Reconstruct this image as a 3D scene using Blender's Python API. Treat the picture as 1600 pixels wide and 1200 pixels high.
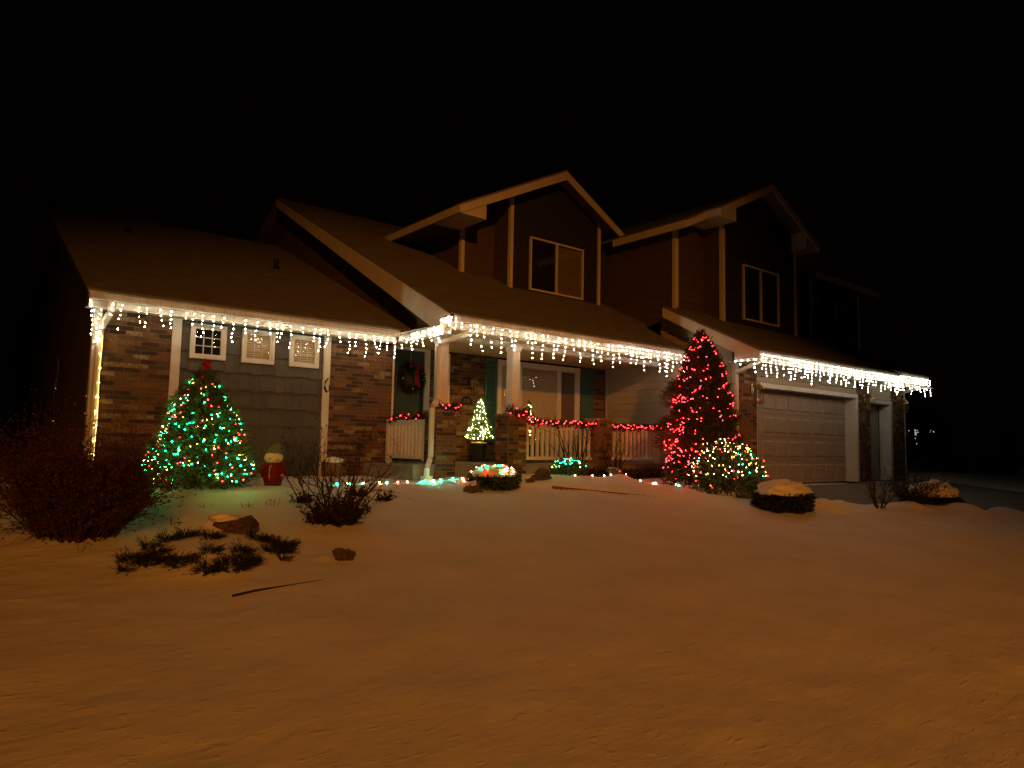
import bpy, bmesh, math, random
import numpy as np
from mathutils import Vector, Matrix, noise as mn
R_ = random.Random(7)
scene = bpy.context.scene
for o in list(bpy.data.objects): bpy.data.objects.remove(o)
COL = scene.collection

# ------------------------------------------------------------------ camera
cd = bpy.data.cameras.new('camera'); cam = bpy.data.objects.new('camera', cd); COL.objects.link(cam)
PITCH, ROLL, YAW, FPX = 8.31876632e-02, 1.98302381e-02, 6.81960328e-01, 1101.36
s_, c_ = math.sin(YAW), math.cos(YAW)
right = Vector((c_, -s_, 0)); fwd = Vector((s_, c_, 0)); up = Vector((0, 0, 1))
f2 = fwd*math.cos(PITCH) + up*math.sin(PITCH); u2 = -fwd*math.sin(PITCH) + up*math.cos(PITCH)
r3 = right*math.cos(ROLL) + u2*math.sin(ROLL); u3 = -right*math.sin(ROLL) + u2*math.cos(ROLL)
cam.matrix_world = Matrix(((r3.x, u3.x, -f2.x, 0), (r3.y, u3.y, -f2.y, 0), (r3.z, u3.z, -f2.z, 0), (0, 0, 0, 1)))
cd.sensor_width = 36; cd.lens = 36*FPX/1600; cd.clip_start = 0.05; cd.clip_end = 1500
scene.camera = cam

# ------------------------------------------------------------------ sky (night) and the street light behind the camera
w = bpy.data.worlds.new('World'); scene.world = w; w.use_nodes = True
wn = w.node_tree; bg = wn.nodes['Background']
bg.inputs[0].default_value = (1.0, 0.42, 0.30, 1); bg.inputs[1].default_value = 0.0007
ld = bpy.data.lights.new('street_light', 'SPOT'); ld.energy = 51000; ld.color = (1.0, 0.31, 0.036)
ld.spot_size = math.radians(23.5); ld.spot_blend = 1.0; ld.shadow_soft_size = 0.45
lo = bpy.data.objects.new('street_light', ld); COL.objects.link(lo)
lo.location = (-18.0, -42.0, 17.0)
tgt = Vector((8.0, 9.2, -1.1))
lo.rotation_euler = (tgt - lo.location).to_track_quat('-Z', 'Y').to_euler()

scene.render.engine = 'CYCLES'
cy = scene.cycles
cy.use_denoising = True
try: cy.denoiser = 'OPENIMAGEDENOISE'
except Exception: pass
cy.max_bounces = 5; cy.diffuse_bounces = 3; cy.glossy_bounces = 3; cy.transmission_bounces = 3; cy.transparent_max_bounces = 8
cy.sample_clamp_indirect = 2.0; cy.sample_clamp_direct = 0; cy.caustics_reflective = False; cy.caustics_refractive = False
cy.use_light_tree = True
scene.view_settings.view_transform = 'Standard'; scene.view_settings.look = 'None'
scene.view_settings.exposure = 0; scene.view_settings.gamma = 1
scene.view_settings.use_curve_mapping = False

# ------------------------------------------------------------------ materials
MT = {}
def pmat(name, c1, c2=None, scale=8, rough=.7, bump=0, bscale=None, rand=0, spec=.3, metal=0, stretch=(1, 1, 1), detail=4):
    m = bpy.data.materials.new(name); m.use_nodes = True; nt = m.node_tree; N = nt.nodes; L = nt.links
    b = N['Principled BSDF']; b.inputs['Roughness'].default_value = rough; b.inputs['Specular IOR Level'].default_value = spec
    b.inputs['Metallic'].default_value = metal
    tc = N.new('ShaderNodeTexCoord'); mp = N.new('ShaderNodeMapping'); mp.inputs['Scale'].default_value = stretch
    L.new(tc.outputs['Object'], mp.inputs['Vector'])
    src = mp.outputs[0]
    if rand:
        oi = N.new('ShaderNodeObjectInfo'); ad = N.new('ShaderNodeVectorMath'); ad.operation = 'MULTIPLY_ADD'
        L.new(oi.outputs['Random'], ad.inputs[0]); ad.inputs[1].default_value = (37, 91, 53); L.new(src, ad.inputs[2]); src = ad.outputs[0]
    nz = N.new('ShaderNodeTexNoise'); nz.inputs['Scale'].default_value = scale; nz.inputs['Detail'].default_value = detail
    L.new(src, nz.inputs['Vector'])
    if c2 is None: c2 = tuple(x*.75 for x in c1)
    mx = N.new('ShaderNodeValToRGB'); mx.color_ramp.elements[0].position = .35; mx.color_ramp.elements[1].position = .68
    mx.color_ramp.elements[0].color = (*c1, 1); mx.color_ramp.elements[1].color = (*c2, 1)
    L.new(nz.outputs['Fac'], mx.inputs[0])
    out = mx.outputs[0]
    if rand:
        hs = N.new('ShaderNodeHueSaturation'); ma = N.new('ShaderNodeMath'); ma.operation = 'MULTIPLY_ADD'
        L.new(oi.outputs['Random'], ma.inputs[0]); ma.inputs[1].default_value = rand*2; ma.inputs[2].default_value = 1-rand
        L.new(ma.outputs[0], hs.inputs['Value']); L.new(out, hs.inputs['Color']); out = hs.outputs[0]
    L.new(out, b.inputs['Base Color'])
    if bump:
        n2 = N.new('ShaderNodeTexNoise'); n2.inputs['Scale'].default_value = bscale or scale*4; n2.inputs['Detail'].default_value = 5
        L.new(src, n2.inputs['Vector'])
        bp = N.new('ShaderNodeBump'); bp.inputs['Strength'].default_value = bump; bp.inputs['Distance'].default_value = .01
        L.new(n2.outputs['Fac'], bp.inputs['Height']); L.new(bp.outputs[0], b.inputs['Normal'])
    MT[name] = m; return m
def emat(name, col, s):
    m = bpy.data.materials.new(name); m.use_nodes = True; nt = m.node_tree
    b = nt.nodes['Principled BSDF']; b.inputs['Base Color'].default_value = (*[min(.8, x) for x in col], 1)
    b.inputs['Emission Color'].default_value = (*col, 1); b.inputs['Emission Strength'].default_value = s
    MT[name] = m; return m

pmat('white_trim', (.74, .72, .68), (.64, .62, .58), 3, .45, .15, 30)
pmat('white_metal', (.72, .69, .64), (.62, .59, .54), 4, .35, .08, 20, spec=.5)
pmat('tan_siding', (.46, .40, .31), (.40, .345, .265), 5, .65, .25, 60, rand=.06, stretch=(1, 1, 6))
pmat('dark_siding', (.12, .085, .065), (.095, .07, .055), 5, .7, .25, 60, rand=.06, stretch=(1, 1, 6))
pmat('charcoal_siding', (.035, .035, .036), (.028, .028, .03), 5, .7, .2, 60, rand=.06)
pmat('shingle_grey', (.098, .094, .084), (.076, .073, .066), 14, .7, .3, 90, rand=.10, stretch=(3, 3, .4))
pmat('sheathing', (.02, .02, .02), None, 5, .9)
pmat('mortar', (.20, .165, .12), (.15, .12, .085), 30, .95, .5, 140)
pmat('brick_dark', (.080, .042, .024), (.05, .028, .018), 25, .85, .7, 110, rand=.25)
pmat('brick_brown', (.185, .102, .047), (.11, .062, .030), 25, .85, .7, 110, rand=.3)
pmat('brick_red', (.23, .11, .048), (.14, .068, .032), 25, .85, .7, 110, rand=.25)
pmat('brick_black', (.065, .052, .04), (.04, .034, .028), 25, .8, .7, 110, rand=.25)
pmat('brick_pale', (.16, .085, .045), (.40, .32, .21), 32, .9, .7, 110, rand=.2)
pmat('roof_dusted', (.20, .19, .18), (.15, .145, .14), 3, .9, .3, 60, detail=8)
pmat('roof_edge', (.02, .018, .017), None, 20, .9)
pmat('door_green', (.035, .075, .065), (.028, .06, .052), 5, .5, .1)
pmat('shutter_teal', (.07, .17, .145), (.055, .14, .12), 8, .5, .15)
pmat('garage_paint', (.36, .33, .285), (.32, .295, .25), 4, .5, .15, 80, stretch=(1, 1, 8))
pmat('concrete', (.26, .235, .20), (.19, .17, .145), 6, .9, .5, 60)
pmat('ceiling_paint', (.56, .48, .32), (.5, .43, .29), 3, .8)
pmat('brass', (.65, .48, .2), (.55, .38, .15), 10, .28, metal=1)
pmat('black_metal', (.02, .02, .02), None, 10, .4, spec=.5)
pmat('stone', (.12, .09, .06), (.06, .045, .035), 9, .9, .9, 30, detail=8)
pmat('barrel_tan', (.19, .11, .055), (.13, .08, .04), 9, .8, .5, 30)
pmat('bark', (.045, .028, .02), (.03, .02, .015), 30, .9, .4)
pmat('twig_brown', (.036, .02, .013), (.022, .013, .01), 30, .8)
pmat('needle_green', (.08, .17, .07), (.12, .20, .10), 20, .6)
pmat('needle_dark', (.03, .05, .022), (.045, .07, .03), 20, .7)
pmat('needle_fresh', (.06, .10, .025), (.085, .13, .04), 20, .6)
pmat('leaf_red', (.028, .012, .010), (.018, .009, .008), 20, .7)
pmat('leaf_dark', (.010, .011, .008), (.018, .016, .010), 20, .8)
pmat('leaf_olive', (.10, .095, .03), (.07, .06, .02), 20, .8)
pmat('barberry_twig', (.075, .028, .024), (.05, .018, .016), 30, .7)
pmat('barberry_leaf', (.06, .022, .018), (.09, .04, .025), 20, .7)
pmat('needle_juniper', (.11, .06, .04), (.07, .045, .03), 20, .7)  # brown-red mixed into the needle colour to bring out the bulbs' red glow
pmat('garland_green', (.05, .05, .03), (.09, .04, .03), 20, .7)
pmat('red_fabric', (.17, .006, .014), (.10, .005, .01), 12, .7, .4, 60)
pmat('red_gloss', (.42, .02, .015), (.35, .01, .01), 12, .25, spec=.6)
pmat('beanie', (.17, .21, .17), (.11, .14, .12), 30, .95, 1, 90)
pmat('head_cream', (.80, .72, .60), (.74, .62, .48), 8, .7)
pmat('carrot', (.35, .12, .03), None, 8, .6)
pmat('pot_green', (.012, .022, .018), (.018, .03, .024), 8, .4)
pmat('gold_foil', (.5, .42, .16), (.3, .24, .08), 20, .5, .8, 40)
pmat('wire', (.06, .07, .05), None, 10, .6)
pmat('cord', (.35, .28, .16), None, 10, .6)
pmat('blind', (.68, .60, .42), (.62, .55, .38), 4, .6)
pmat('blind_dark', (.22, .17, .12), (.18, .14, .10), 4, .7)
pmat('room_shade_paint', (.012, .012, .012), None, 3, .9)  # near-black colour painted in for the darkness of unlit rooms
pmat('plaque', (.03, .022, .018), (.02, .015, .012), 12, .5)
pmat('plaque_letter', (.22, .18, .15), None, 12, .5)
pmat('fence_wood', (.03, .02, .015), (.02, .014, .01), 8, .9, .3, stretch=(4, 4, .5), rand=.2)
pmat('neighbour_wall', (.09, .06, .05), (.07, .05, .04), 2, .9)
pmat('candy', (.7, .55, .5), (.5, .12, .1), 40, .4)
pmat('soil', (.04, .028, .018), (.02, .014, .01), 14, .95, .8)

def snow_mat(name, col, col2, dirt=False):
    m = bpy.data.materials.new(name); m.use_nodes = True; nt = m.node_tree; N = nt.nodes; L = nt.links
    b = N['Principled BSDF']; b.inputs['Roughness'].default_value = .62; b.inputs['Specular IOR Level'].default_value = .3
    tc = N.new('ShaderNodeTexCoord')
    n1 = N.new('ShaderNodeTexNoise'); n1.inputs['Scale'].default_value = 1.3; n1.inputs['Detail'].default_value = 7; L.new(tc.outputs['Object'], n1.inputs['Vector'])
    cr = N.new('ShaderNodeValToRGB'); cr.color_ramp.elements[0].position = .3; cr.color_ramp.elements[1].position = .7
    cr.color_ramp.elements[0].color = (*col2, 1); cr.color_ramp.elements[1].color = (*col, 1)
    L.new(n1.outputs['Fac'], cr.inputs[0])
    src = cr.outputs[0]
    if dirt:  # scattered bits of bark and crust
        vo = N.new('ShaderNodeTexNoise'); vo.inputs['Scale'].default_value = 34; vo.inputs['Detail'].default_value = 3; L.new(tc.outputs['Object'], vo.inputs['Vector'])
        c2 = N.new('ShaderNodeValToRGB'); c2.color_ramp.elements[0].position = .735; c2.color_ramp.elements[1].position = .76
        c2.color_ramp.elements[0].color = (0, 0, 0, 1); c2.color_ramp.elements[1].color = (1, 1, 1, 1); L.new(vo.outputs['Fac'], c2.inputs[0])
        mx = N.new('ShaderNodeMix'); mx.data_type = 'RGBA'; L.new(c2.outputs[0], mx.inputs['Factor']); L.new(src, mx.inputs[6]); mx.inputs[7].default_value = (.12, .07, .04, 1)
        src = mx.outputs[2]
    L.new(src, b.inputs['Base Color'])
    mp = N.new('ShaderNodeMapping'); mp.inputs['Rotation'].default_value = (0, 0, .5); mp.inputs['Scale'].default_value = (1.0, 2.2, 1); L.new(tc.outputs['Object'], mp.inputs['Vector'])
    a = N.new('ShaderNodeTexNoise'); a.inputs['Scale'].default_value = 5.5; a.inputs['Detail'].default_value = 6; a.inputs['Roughness'].default_value = .6; L.new(mp.outputs[0], a.inputs['Vector'])
    c = N.new('ShaderNodeTexNoise'); c.inputs['Scale'].default_value = 120; c.inputs['Detail'].default_value = 3; L.new(tc.outputs['Object'], c.inputs['Vector'])
    # thin crust flakes: ridges lifted where a stretched noise passes a threshold
    fk = N.new('ShaderNodeTexNoise'); fk.inputs['Scale'].default_value = 9; fk.inputs['Detail'].default_value = 5; L.new(mp.outputs[0], fk.inputs['Vector'])
    fr = N.new('ShaderNodeMapRange'); fr.inputs['From Min'].default_value = .60; fr.inputs['From Max'].default_value = .68; L.new(fk.outputs['Fac'], fr.inputs[0])
    s1 = N.new('ShaderNodeMath'); s1.operation = 'MULTIPLY_ADD'; s1.inputs[1].default_value = .22; L.new(c.outputs['Fac'], s1.inputs[0]); L.new(a.outputs['Fac'], s1.inputs[2])
    s2 = N.new('ShaderNodeMath'); s2.operation = 'MULTIPLY_ADD'; s2.inputs[1].default_value = .35; L.new(fr.outputs[0], s2.inputs[0]); L.new(s1.outputs[0], s2.inputs[2])
    bp = N.new('ShaderNodeBump'); bp.inputs['Strength'].default_value = .6; bp.inputs['Distance'].default_value = .022
    L.new(s2.outputs[0], bp.inputs['Height']); L.new(bp.outputs[0], b.inputs['Normal'])
    MT[name] = m
snow_mat('snow', (.83, .82, .80), (.74, .72, .69), True)
snow_mat('snow_cap', (.84, .83, .81), (.78, .76, .73))
def glass_mat():
    m = bpy.data.materials.new('glass'); m.use_nodes = True; nt = m.node_tree; N = nt.nodes; L = nt.links
    N.remove(N['Principled BSDF']); out = N['Material Output']
    t = N.new('ShaderNodeBsdfTransparent'); t.inputs[0].default_value = (.97, .98, .975, 1)
    g = N.new('ShaderNodeBsdfGlossy'); g.inputs['Roughness'].default_value = .02
    lw = N.new('ShaderNodeLayerWeight'); lw.inputs['Blend'].default_value = .5
    pw5 = N.new('ShaderNodeMath'); pw5.operation = 'POWER'; pw5.inputs[1].default_value = 4.0; L.new(lw.outputs['Facing'], pw5.inputs[0])
    f = N.new('ShaderNodeMath'); f.operation = 'MULTIPLY_ADD'; f.inputs[1].default_value = .8; f.inputs[2].default_value = .04; L.new(pw5.outputs[0], f.inputs[0])
    mx = N.new('ShaderNodeMixShader'); L.new(f.outputs[0], mx.inputs[0]); L.new(t.outputs[0], mx.inputs[1]); L.new(g.outputs[0], mx.inputs[2])
    L.new(mx.outputs[0], out.inputs[0]); MT['glass'] = m
glass_mat()
emat('bulb_white', (1.0, .86, .56), 80)
emat('bulb_white_bright', (1.0, .87, .64), 54)
emat('bulb_yellow', (1.0, .78, .22), 130)
emat('bulb_warm', (1.0, .70, .34), 34)
emat('bulb_green', (.002, .90, .20), 150)
emat('bulb_red', (1.0, .013, .016), 120)
emat('bulb_redtree', (1.0, .014, .018), 135)
emat('bulb_amber', (1.0, .50, .045), 60)
emat('bulb_pink', (1.0, .35, .5), 2.5)
emat('bulb_snow_green', (.004, .85, .5), 330)
emat('bulb_snow_warm', (1.0, .62, .2), 160)
emat('bulb_snow_red', (1.0, .05, .03), 260)
emat('rope_yellow', (1.0, .66, .14), 3.0)
emat('bulb_far', (.75, .9, .8), .9)

# ------------------------------------------------------------------ mesh builder
def wl(o):
    v = Vector((0, 0, 0))
    while o is not None: v += o.location; o = o.parent
    return v
class MB:
    def __init__(s): s.v = []; s.f = []; s.mi = []; s.n = 0; s.m = 0
    def add(s, vs, fs, m=None):
        k = len(s.v); s.v.extend(vs); m = s.m if m is None else m
        for f in fs: s.f.append(tuple(i+k for i in f)); s.mi.append(m)
    def box(s, x0, x1, y0, y1, z0, z1, m=None):
        x0, x1 = min(x0, x1), max(x0, x1); y0, y1 = min(y0, y1), max(y0, y1); z0, z1 = min(z0, z1), max(z0, z1)
        s.add([(x0,y0,z0),(x1,y0,z0),(x1,y1,z0),(x0,y1,z0),(x0,y0,z1),(x1,y0,z1),(x1,y1,z1),(x0,y1,z1)],
              [(0,3,2,1),(4,5,6,7),(0,1,5,4),(1,2,6,5),(2,3,7,6),(3,0,4,7)], m)
    def prism(s, poly, axis, a, b, m=None):
        """poly: 2D points; axis 'x': (y,z), 'y': (x,z), 'z': (x,y) extruded from a to b"""
        def P(p, t): return (t, p[0], p[1]) if axis == 'x' else ((p[0], t, p[1]) if axis == 'y' else (p[0], p[1], t))
        n = len(poly); area = sum(poly[i][0]*poly[(i+1) % n][1]-poly[(i+1) % n][0]*poly[i][1] for i in range(n))
        vs = [P(p, a) for p in poly] + [P(p, b) for p in poly]
        fs = [tuple(range(n))[::-1], tuple(range(n, 2*n))] + [(i, (i+1) % n, n+(i+1) % n, n+i) for i in range(n)]
        flip = (area < 0) ^ (axis == 'y') ^ (b < a)
        if flip: fs = [f[::-1] for f in fs]
        s.add(vs, fs, m)
    def tube(s, pts, rad, n=6, m=None, cap=True):
        pts = [Vector(p) for p in pts]; rs = rad if isinstance(rad, (list, tuple)) else [rad]*len(pts)
        k0 = len(s.v); vs = []
        for i, p in enumerate(pts):
            d = (pts[min(i+1, len(pts)-1)] - pts[max(i-1, 0)]); d = d.normalized() if d.length > 1e-9 else Vector((0, 0, 1))
            a = d.cross(Vector((0, 0, 1)) if abs(d.z) < .9 else Vector((1, 0, 0))).normalized(); b = d.cross(a)
            for j in range(n):
                t = 2*math.pi*j/n + math.pi/4
                vs.append(tuple(p + (a*math.cos(t)+b*math.sin(t))*rs[i]))
        fs = []
        for i in range(len(pts)-1):
            for j in range(n):
                fs.append((i*n+j, i*n+(j+1) % n, (i+1)*n+(j+1) % n, (i+1)*n+j))
        if cap: fs += [tuple(range(n))[::-1], tuple((len(pts)-1)*n+j for j in range(n))]
        s.add(vs, fs, m)
    def octa(s, p, r, h=None, d=(0, 0, 1), m=None):
        h = h or r; p = Vector(p); d = Vector(d).normalized()
        a = d.cross(Vector((0, .3, 1)) if abs(d.z) < .9 else Vector((1, 0, 0))).normalized(); b = d.cross(a)
        vs = [p+d*h, p-d*h] + [p+(a*math.cos(t)+b*math.sin(t))*r for t in [i*math.pi*2/5 for i in range(5)]]
        fs = []
        for i in range(5): j = (i+1) % 5; fs += [(0, 2+i, 2+j), (1, 2+j, 2+i)]
        s.add([tuple(v) for v in vs], fs, m)
    def lathe(s, prof, c, n=16, m=None):
        k = len(prof); vs = []
        for r, z in prof:
            for j in range(n): t = 2*math.pi*j/n; vs.append((c[0]+r*math.cos(t), c[1]+r*math.sin(t), c[2]+z))
        fs = [(i*n+j, i*n+(j+1) % n, (i+1)*n+(j+1) % n, (i+1)*n+j) for i in range(k-1) for j in range(n)]
        fs += [tuple(range(n))[::-1], tuple((k-1)*n+j for j in range(n))]
        s.add(vs, fs, m)
    def build(s, name, mats, parent=None, smooth=False, kind=None, label=None):
        if isinstance(mats, str): mats = [mats]
        off = wl(parent); me = bpy.data.meshes.new(name)
        me.from_pydata([(x-off.x, y-off.y, z-off.z) for x, y, z in s.v], [], s.f)
        for m in mats: me.materials.append(MT[m])
        if len(mats) > 1: me.polygons.foreach_set('material_index', s.mi)
        if smooth: me.polygons.foreach_set('use_smooth', [True]*len(s.f))
        me.update()
        o = bpy.data.objects.new(name, me); COL.objects.link(o); o.parent = parent
        if kind: o['kind'] = kind
        if label: o['label'] = label
        return o
def tag(o, label=None, cat=None, group=None, kind=None):
    if label: o['label'] = label
    if cat: o['category'] = cat
    if group: o['group'] = group
    if kind: o['kind'] = kind
    return o
def thing(name, label, cat, loc, group=None):
    o = bpy.data.objects.new(name, None); COL.objects.link(o); o.location = loc; o.empty_display_size = .2
    return tag(o, label, cat, group)
def boxo(name, mat, parent, *b, **k):
    mb = MB(); mb.box(*b); return mb.build(name, mat, parent, **k)

# ------------------------------------------------------------------ ground
EDGE = [(14.55, 9.8), (14.35, 8.6), (14.35, 7.3), (15.6, 6.75), (17.0, 5.95), (18.3, 5.15), (21, 3.4), (26, .8), (40, -6)]
def drive_d(x, y):
    """>0 inside the driveway: distance-like from the left snow edge and from the far snow strip"""
    pts = EDGE; best = 1e9; sgn = 1
    for (ax, ay), (bx, by) in zip(pts, pts[1:]):
        vx, vy = bx-ax, by-ay; t = max(0, min(1, ((x-ax)*vx+(y-ay)*vy)/(vx*vx+vy*vy)))
        dx, dy = x-ax-t*vx, y-ay-t*vy; d = math.hypot(dx, dy)
        if d < best: best = d; sgn = 1 if vx*dy-vy*dx > 0 else -1
    far = 25.9 - (9.3-y)*.28 - x          # right-hand snow strip begins here
    return min(best*sgn, far)
def g0(x, y):
    z = min(-1.65+.105*(y-2), -.74)
    if y > 24: z = -.74-(y-24)*.01
    if y < -1: z = -1.965
    r = max(0, min(1, (x-9)/5)); return z-.06*r*max(0, min(1, (y-4)/5))
MOUNDS = [(2.30, 7.80, .16, .12), (2.55, 7.86, .14, .10), (2.3, 8.35, .12, .06), (3.05, 6.62, .10, .03), (7.7, 10.9, .5, .09), (11.3, 10.15, .35, .13), (13.2, 9.75, .5, .10), (13.25, 6.75, .35, .22), (14.2, 6.9, .3, .10), (15.6, 6.2, .3, .12), (17.9, 5.2, .4, .13), (16.8, 5.5, .35, .10), (19.3, 4.3, .45, .13), (2.3, 8.9, .35, .08), (9.6, 9.9, 1.0, .05),
          (2.25, 7.35, .5, .10), (2.0, 6.75, .42, .10), (16.4, 5.6, .8, .12), (14.9, 6.0, .7, .07), (3.6, 7.7, .6, .06), (1.0, 8.0, .9, .08), (12.2, 9.4, 1.2, .05), (5.9, 12.2, .7, .05), (11.0, 9.9, .9, .05)]
def ledge(x, y):
    # low edging that holds the planting bed in front of the porch
    if 8.3 < x < 11.4:
        e = 9.66-(x-8.7)*.56; t = (y-e)/.05
        return .075*max(0, min(1, t*.5+.5))*min(1, (11.4-x)/.9)
    return 0
def gz(x, y):
    z = g0(x, y)
    if -8 < x < 34 and -4 < y < 16:
        z += .035*mn.noise((x*.45, y*.45, 1.3)) + .014*mn.noise((x*1.7, y*2.1, 4.1)) + .006*mn.noise((x*6, y*7, 9.1)) + .010*max(0, mn.noise((x*2.3+3, y*5.1, 2.7))-.18)*2
        for mx_, my_, r, h in MOUNDS:
            d2 = ((x-mx_)**2+(y-my_)**2)/(r*r)
            if d2 < 6: z += h*math.exp(-d2)
        z += ledge(x, y)
        if x > 12:
            d = drive_d(x, y)+.22*mn.noise((x*1.3, y*1.3, 7))+.10*mn.noise((x*4, y*4, 2))
            z += .035*math.exp(-((d+.5)/.6)**2)*(mn.noise((x*3.1, y*3.1, 3))+.3)
            z += -.11*max(0, min(1, (d+.10)/.3)) + (.04*math.exp(-((d+.30)/.25)**2) if d < 0 else 0)
    return z
def warp(lo, hi, fine, far):
    a = list(np.arange(lo, hi+1e-6, fine)); st = fine
    x = a[-1]
    while x < far: st *= 1.35; x += st; a.append(x)
    x = a[0]; st = fine; b = []
    while x > -far: st *= 1.35; x -= st; b.append(x)
    return b[::-1]+a
def grid_mesh(name, xs, ys, zf, mat):
    nx, ny = len(xs), len(ys); V = [(x, y, zf(x, y)) for y in ys for x in xs]
    F = [(j*nx+i, j*nx+i+1, (j+1)*nx+i+1, (j+1)*nx+i) for j in range(ny-1) for i in range(nx-1)]
    me = bpy.data.meshes.new(name); me.from_pydata(V, [], F); me.materials.append(MT[mat])
    me.polygons.foreach_set('use_smooth', [True]*len(F)); me.update()
    o = bpy.data.objects.new(name, me); COL.objects.link(o); o['kind'] = 'structure'; return o
grid_mesh('ground', warp(-1.5, 19.5, .055, 600), warp(1.4, 12.6, .055, 600), gz, 'snow')
# concrete drive: lies 5 cm under the snow surface and shows where the snow was cleared
grid_mesh('driveway', list(np.arange(14.2, 26.4, .3)), list(np.arange(-6, 9.81, .3)), lambda x, y: g0(x, y)-.05, 'concrete')

# ------------------------------------------------------------------ the house
H = thing('house', 'two-storey brick and siding house with snowy roofs, porch and garage', 'house', (12, 13, -.8))
BR = []     # every brick: (centre, size vector(3), wall part)
BM = ['brick_brown']*9 + ['brick_red']*5 + ['brick_dark']*5 + ['brick_black']*2 + ['brick_pale']*2
def intervals(a, b, z0, z1, holes):
    iv = [(a, b)]
    for h0, h1, hz0, hz1 in holes:
        if z1 <= hz0+.004 or z0 >= hz1-.004: continue
        nv = []
        for p, q in iv:
            if h1 <= p or h0 >= q: nv.append((p, q)); continue
            if h0 > p: nv.append((p, h0))
            if h1 < q: nv.append((h1, q))
        iv = nv
    return iv
def brick_field(part_parent, axis, plane, a, b, z0, z1, holes=(), out=-1, mort=None):
    """bricks over [a,b]x[z0,z1] on the plane y=plane (axis 'y') or x=plane (axis 'x'); out = side they face"""
    own = mort is None; mort = mort or MB(); rows = int(round((z1-z0)/.0775)); hgt = (z1-z0)/rows; J = .011
    lst = []
    for r in range(rows):
        za, zb = z0+r*hgt, z0+(r+1)*hgt
        for p, q in intervals(a, b, za, zb, holes):
            if axis == 'y': mort.box(p, q, plane+(.007 if out < 0 else -.007), plane+(.05 if out < 0 else -.05), za, zb)
            else: mort.box(plane+(.007 if out < 0 else -.007), plane+(.05 if out < 0 else -.05), p, q, za, zb)
            x = p-(.127 if r % 2 else 0)
            while x < q-.01:
                x0, x1 = max(x, p), min(x+.254, q)
                if x1-x0 > .03:
                    pr = R_.uniform(-.002, .003)
                    c = ((x0+x1)/2, (za+zb)/2)
                    L = x1-x0-J; hh = hgt-J
                    if axis == 'y': cen = (c[0], plane+out*(pr)+(-out)*.010, c[1]); sz = (L, .022, hh)
                    else: cen = (plane+out*pr+(-out)*.010, c[0], c[1]); sz = (.022, L, hh)
                    lst.append((cen, sz))
                x += .254
    if own:
        part = mort.build('brick_wall', 'mortar', part_parent)
    else: part = None
    return part, lst
def reg(part, lst):
    for cen, sz in lst: BR.append((cen, sz, part))

# -- left wing
YW = 13.31
holesL = []
p, l = brick_field(H, 'y', YW, 1.99, 3.09, -.9, 2.08); reg(p, l)
p, l = brick_field(H, 'y', YW, 6.05, 7.50, -.9, 2.08); reg(p, l)
p, l = brick_field(H, 'x', 7.50, YW+.03, 13.88, -.9, 2.08, out=1); reg(p, l)
# corner and panel boards
tr = MB(); tr.box(1.90, 2.00, YW-.035, YW+.06, -.9, 2.08); tr.box(1.875, 1.90, YW-.035, YW+.10, -.9, 2.08)
tr.build('corner_board', 'white_trim', H)
boxo('trim_board', 'white_trim', H, 3.09, 3.24, YW-.03, YW+.04, -.9, 2.07)
boxo('trim_board', 'white_trim', H, 5.92, 6.06, YW-.03, YW+.04, -.9, 2.07)
# shingle panel with three small windows
WIN = [(3.39, 4.01), (4.30, 4.91), (5.21, 5.81)]
WZ0, WZ1 = 1.395, 2.02
sw = boxo('shingle_wall', 'sheathing', H, 3.24, 5.92, YW+.045, YW+.08, -.9, 2.08)
rz = [2.16, 1.845, 1.53, 1.20, .88, .56, .24, -.08, -.40, -.72, -1.0]
for r in range(len(rz)-1):
    zt, zb = rz[r], rz[r+1]; x = 3.24-R_.uniform(0, .15); tog = R_.random() < .5
    while x < 5.92:
        wd = R_.choice([.16, .2, .27, .31, .34]); x0, x1 = max(x, 3.245), min(x+wd, 5.918); x += wd; tog = not tog
        if x1-x0 < .02: continue
        z0 = zb-(.028 if tog else 0)+R_.uniform(-.003, .003); z1 = min(zt+.02, 2.065)
        for pa, pb in intervals(x0, x1, z0, z1, [(a, b, WZ0, WZ1) for a, b in WIN] if not (z1 < WZ0 or z0 > WZ1) else []):
            zz = [(z0, z1)]
            mbb = MB(); ys = R_.uniform(0, .003)
            mbb.prism([(YW-.020+ys, z0), (YW+.040, z0), (YW+.040, z1), (YW+.012+ys, z1)], 'x', pa+.0015, pb-.0015)
            mbb.build('shingle', 'shingle_grey', sw)
        # the part of a shingle above or below a window
        for wa, wb in WIN:
            a, b = max(x0, wa), min(x1, wb)
            if b-a > .01:
                for q0, q1 in ((z0, min(z1, WZ0)), (max(z0, WZ1), z1)):
                    if q1-q0 > .015 and not (z1 < WZ0 or z0 > WZ1):
                        mbb = MB(); mbb.prism([(YW-.018, q0), (YW+.040, q0), (YW+.040, q1), (YW+.010, q1)], 'x', a+.0015, b-.0015)
                        mbb.build('shingle', 'shingle_grey', sw)
def frame_mb(x0, x1, z0, z1, y, w, d):
    m = MB(); m.box(x0, x1, y, y+d, z1-w, z1); m.box(x0, x1, y, y+d, z0, z0+w); m.box(x0, x0+w, y, y+d, z0+w, z1-w); m.box(x1-w, x1, y, y+d, z0+w, z1-w); return m
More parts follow.
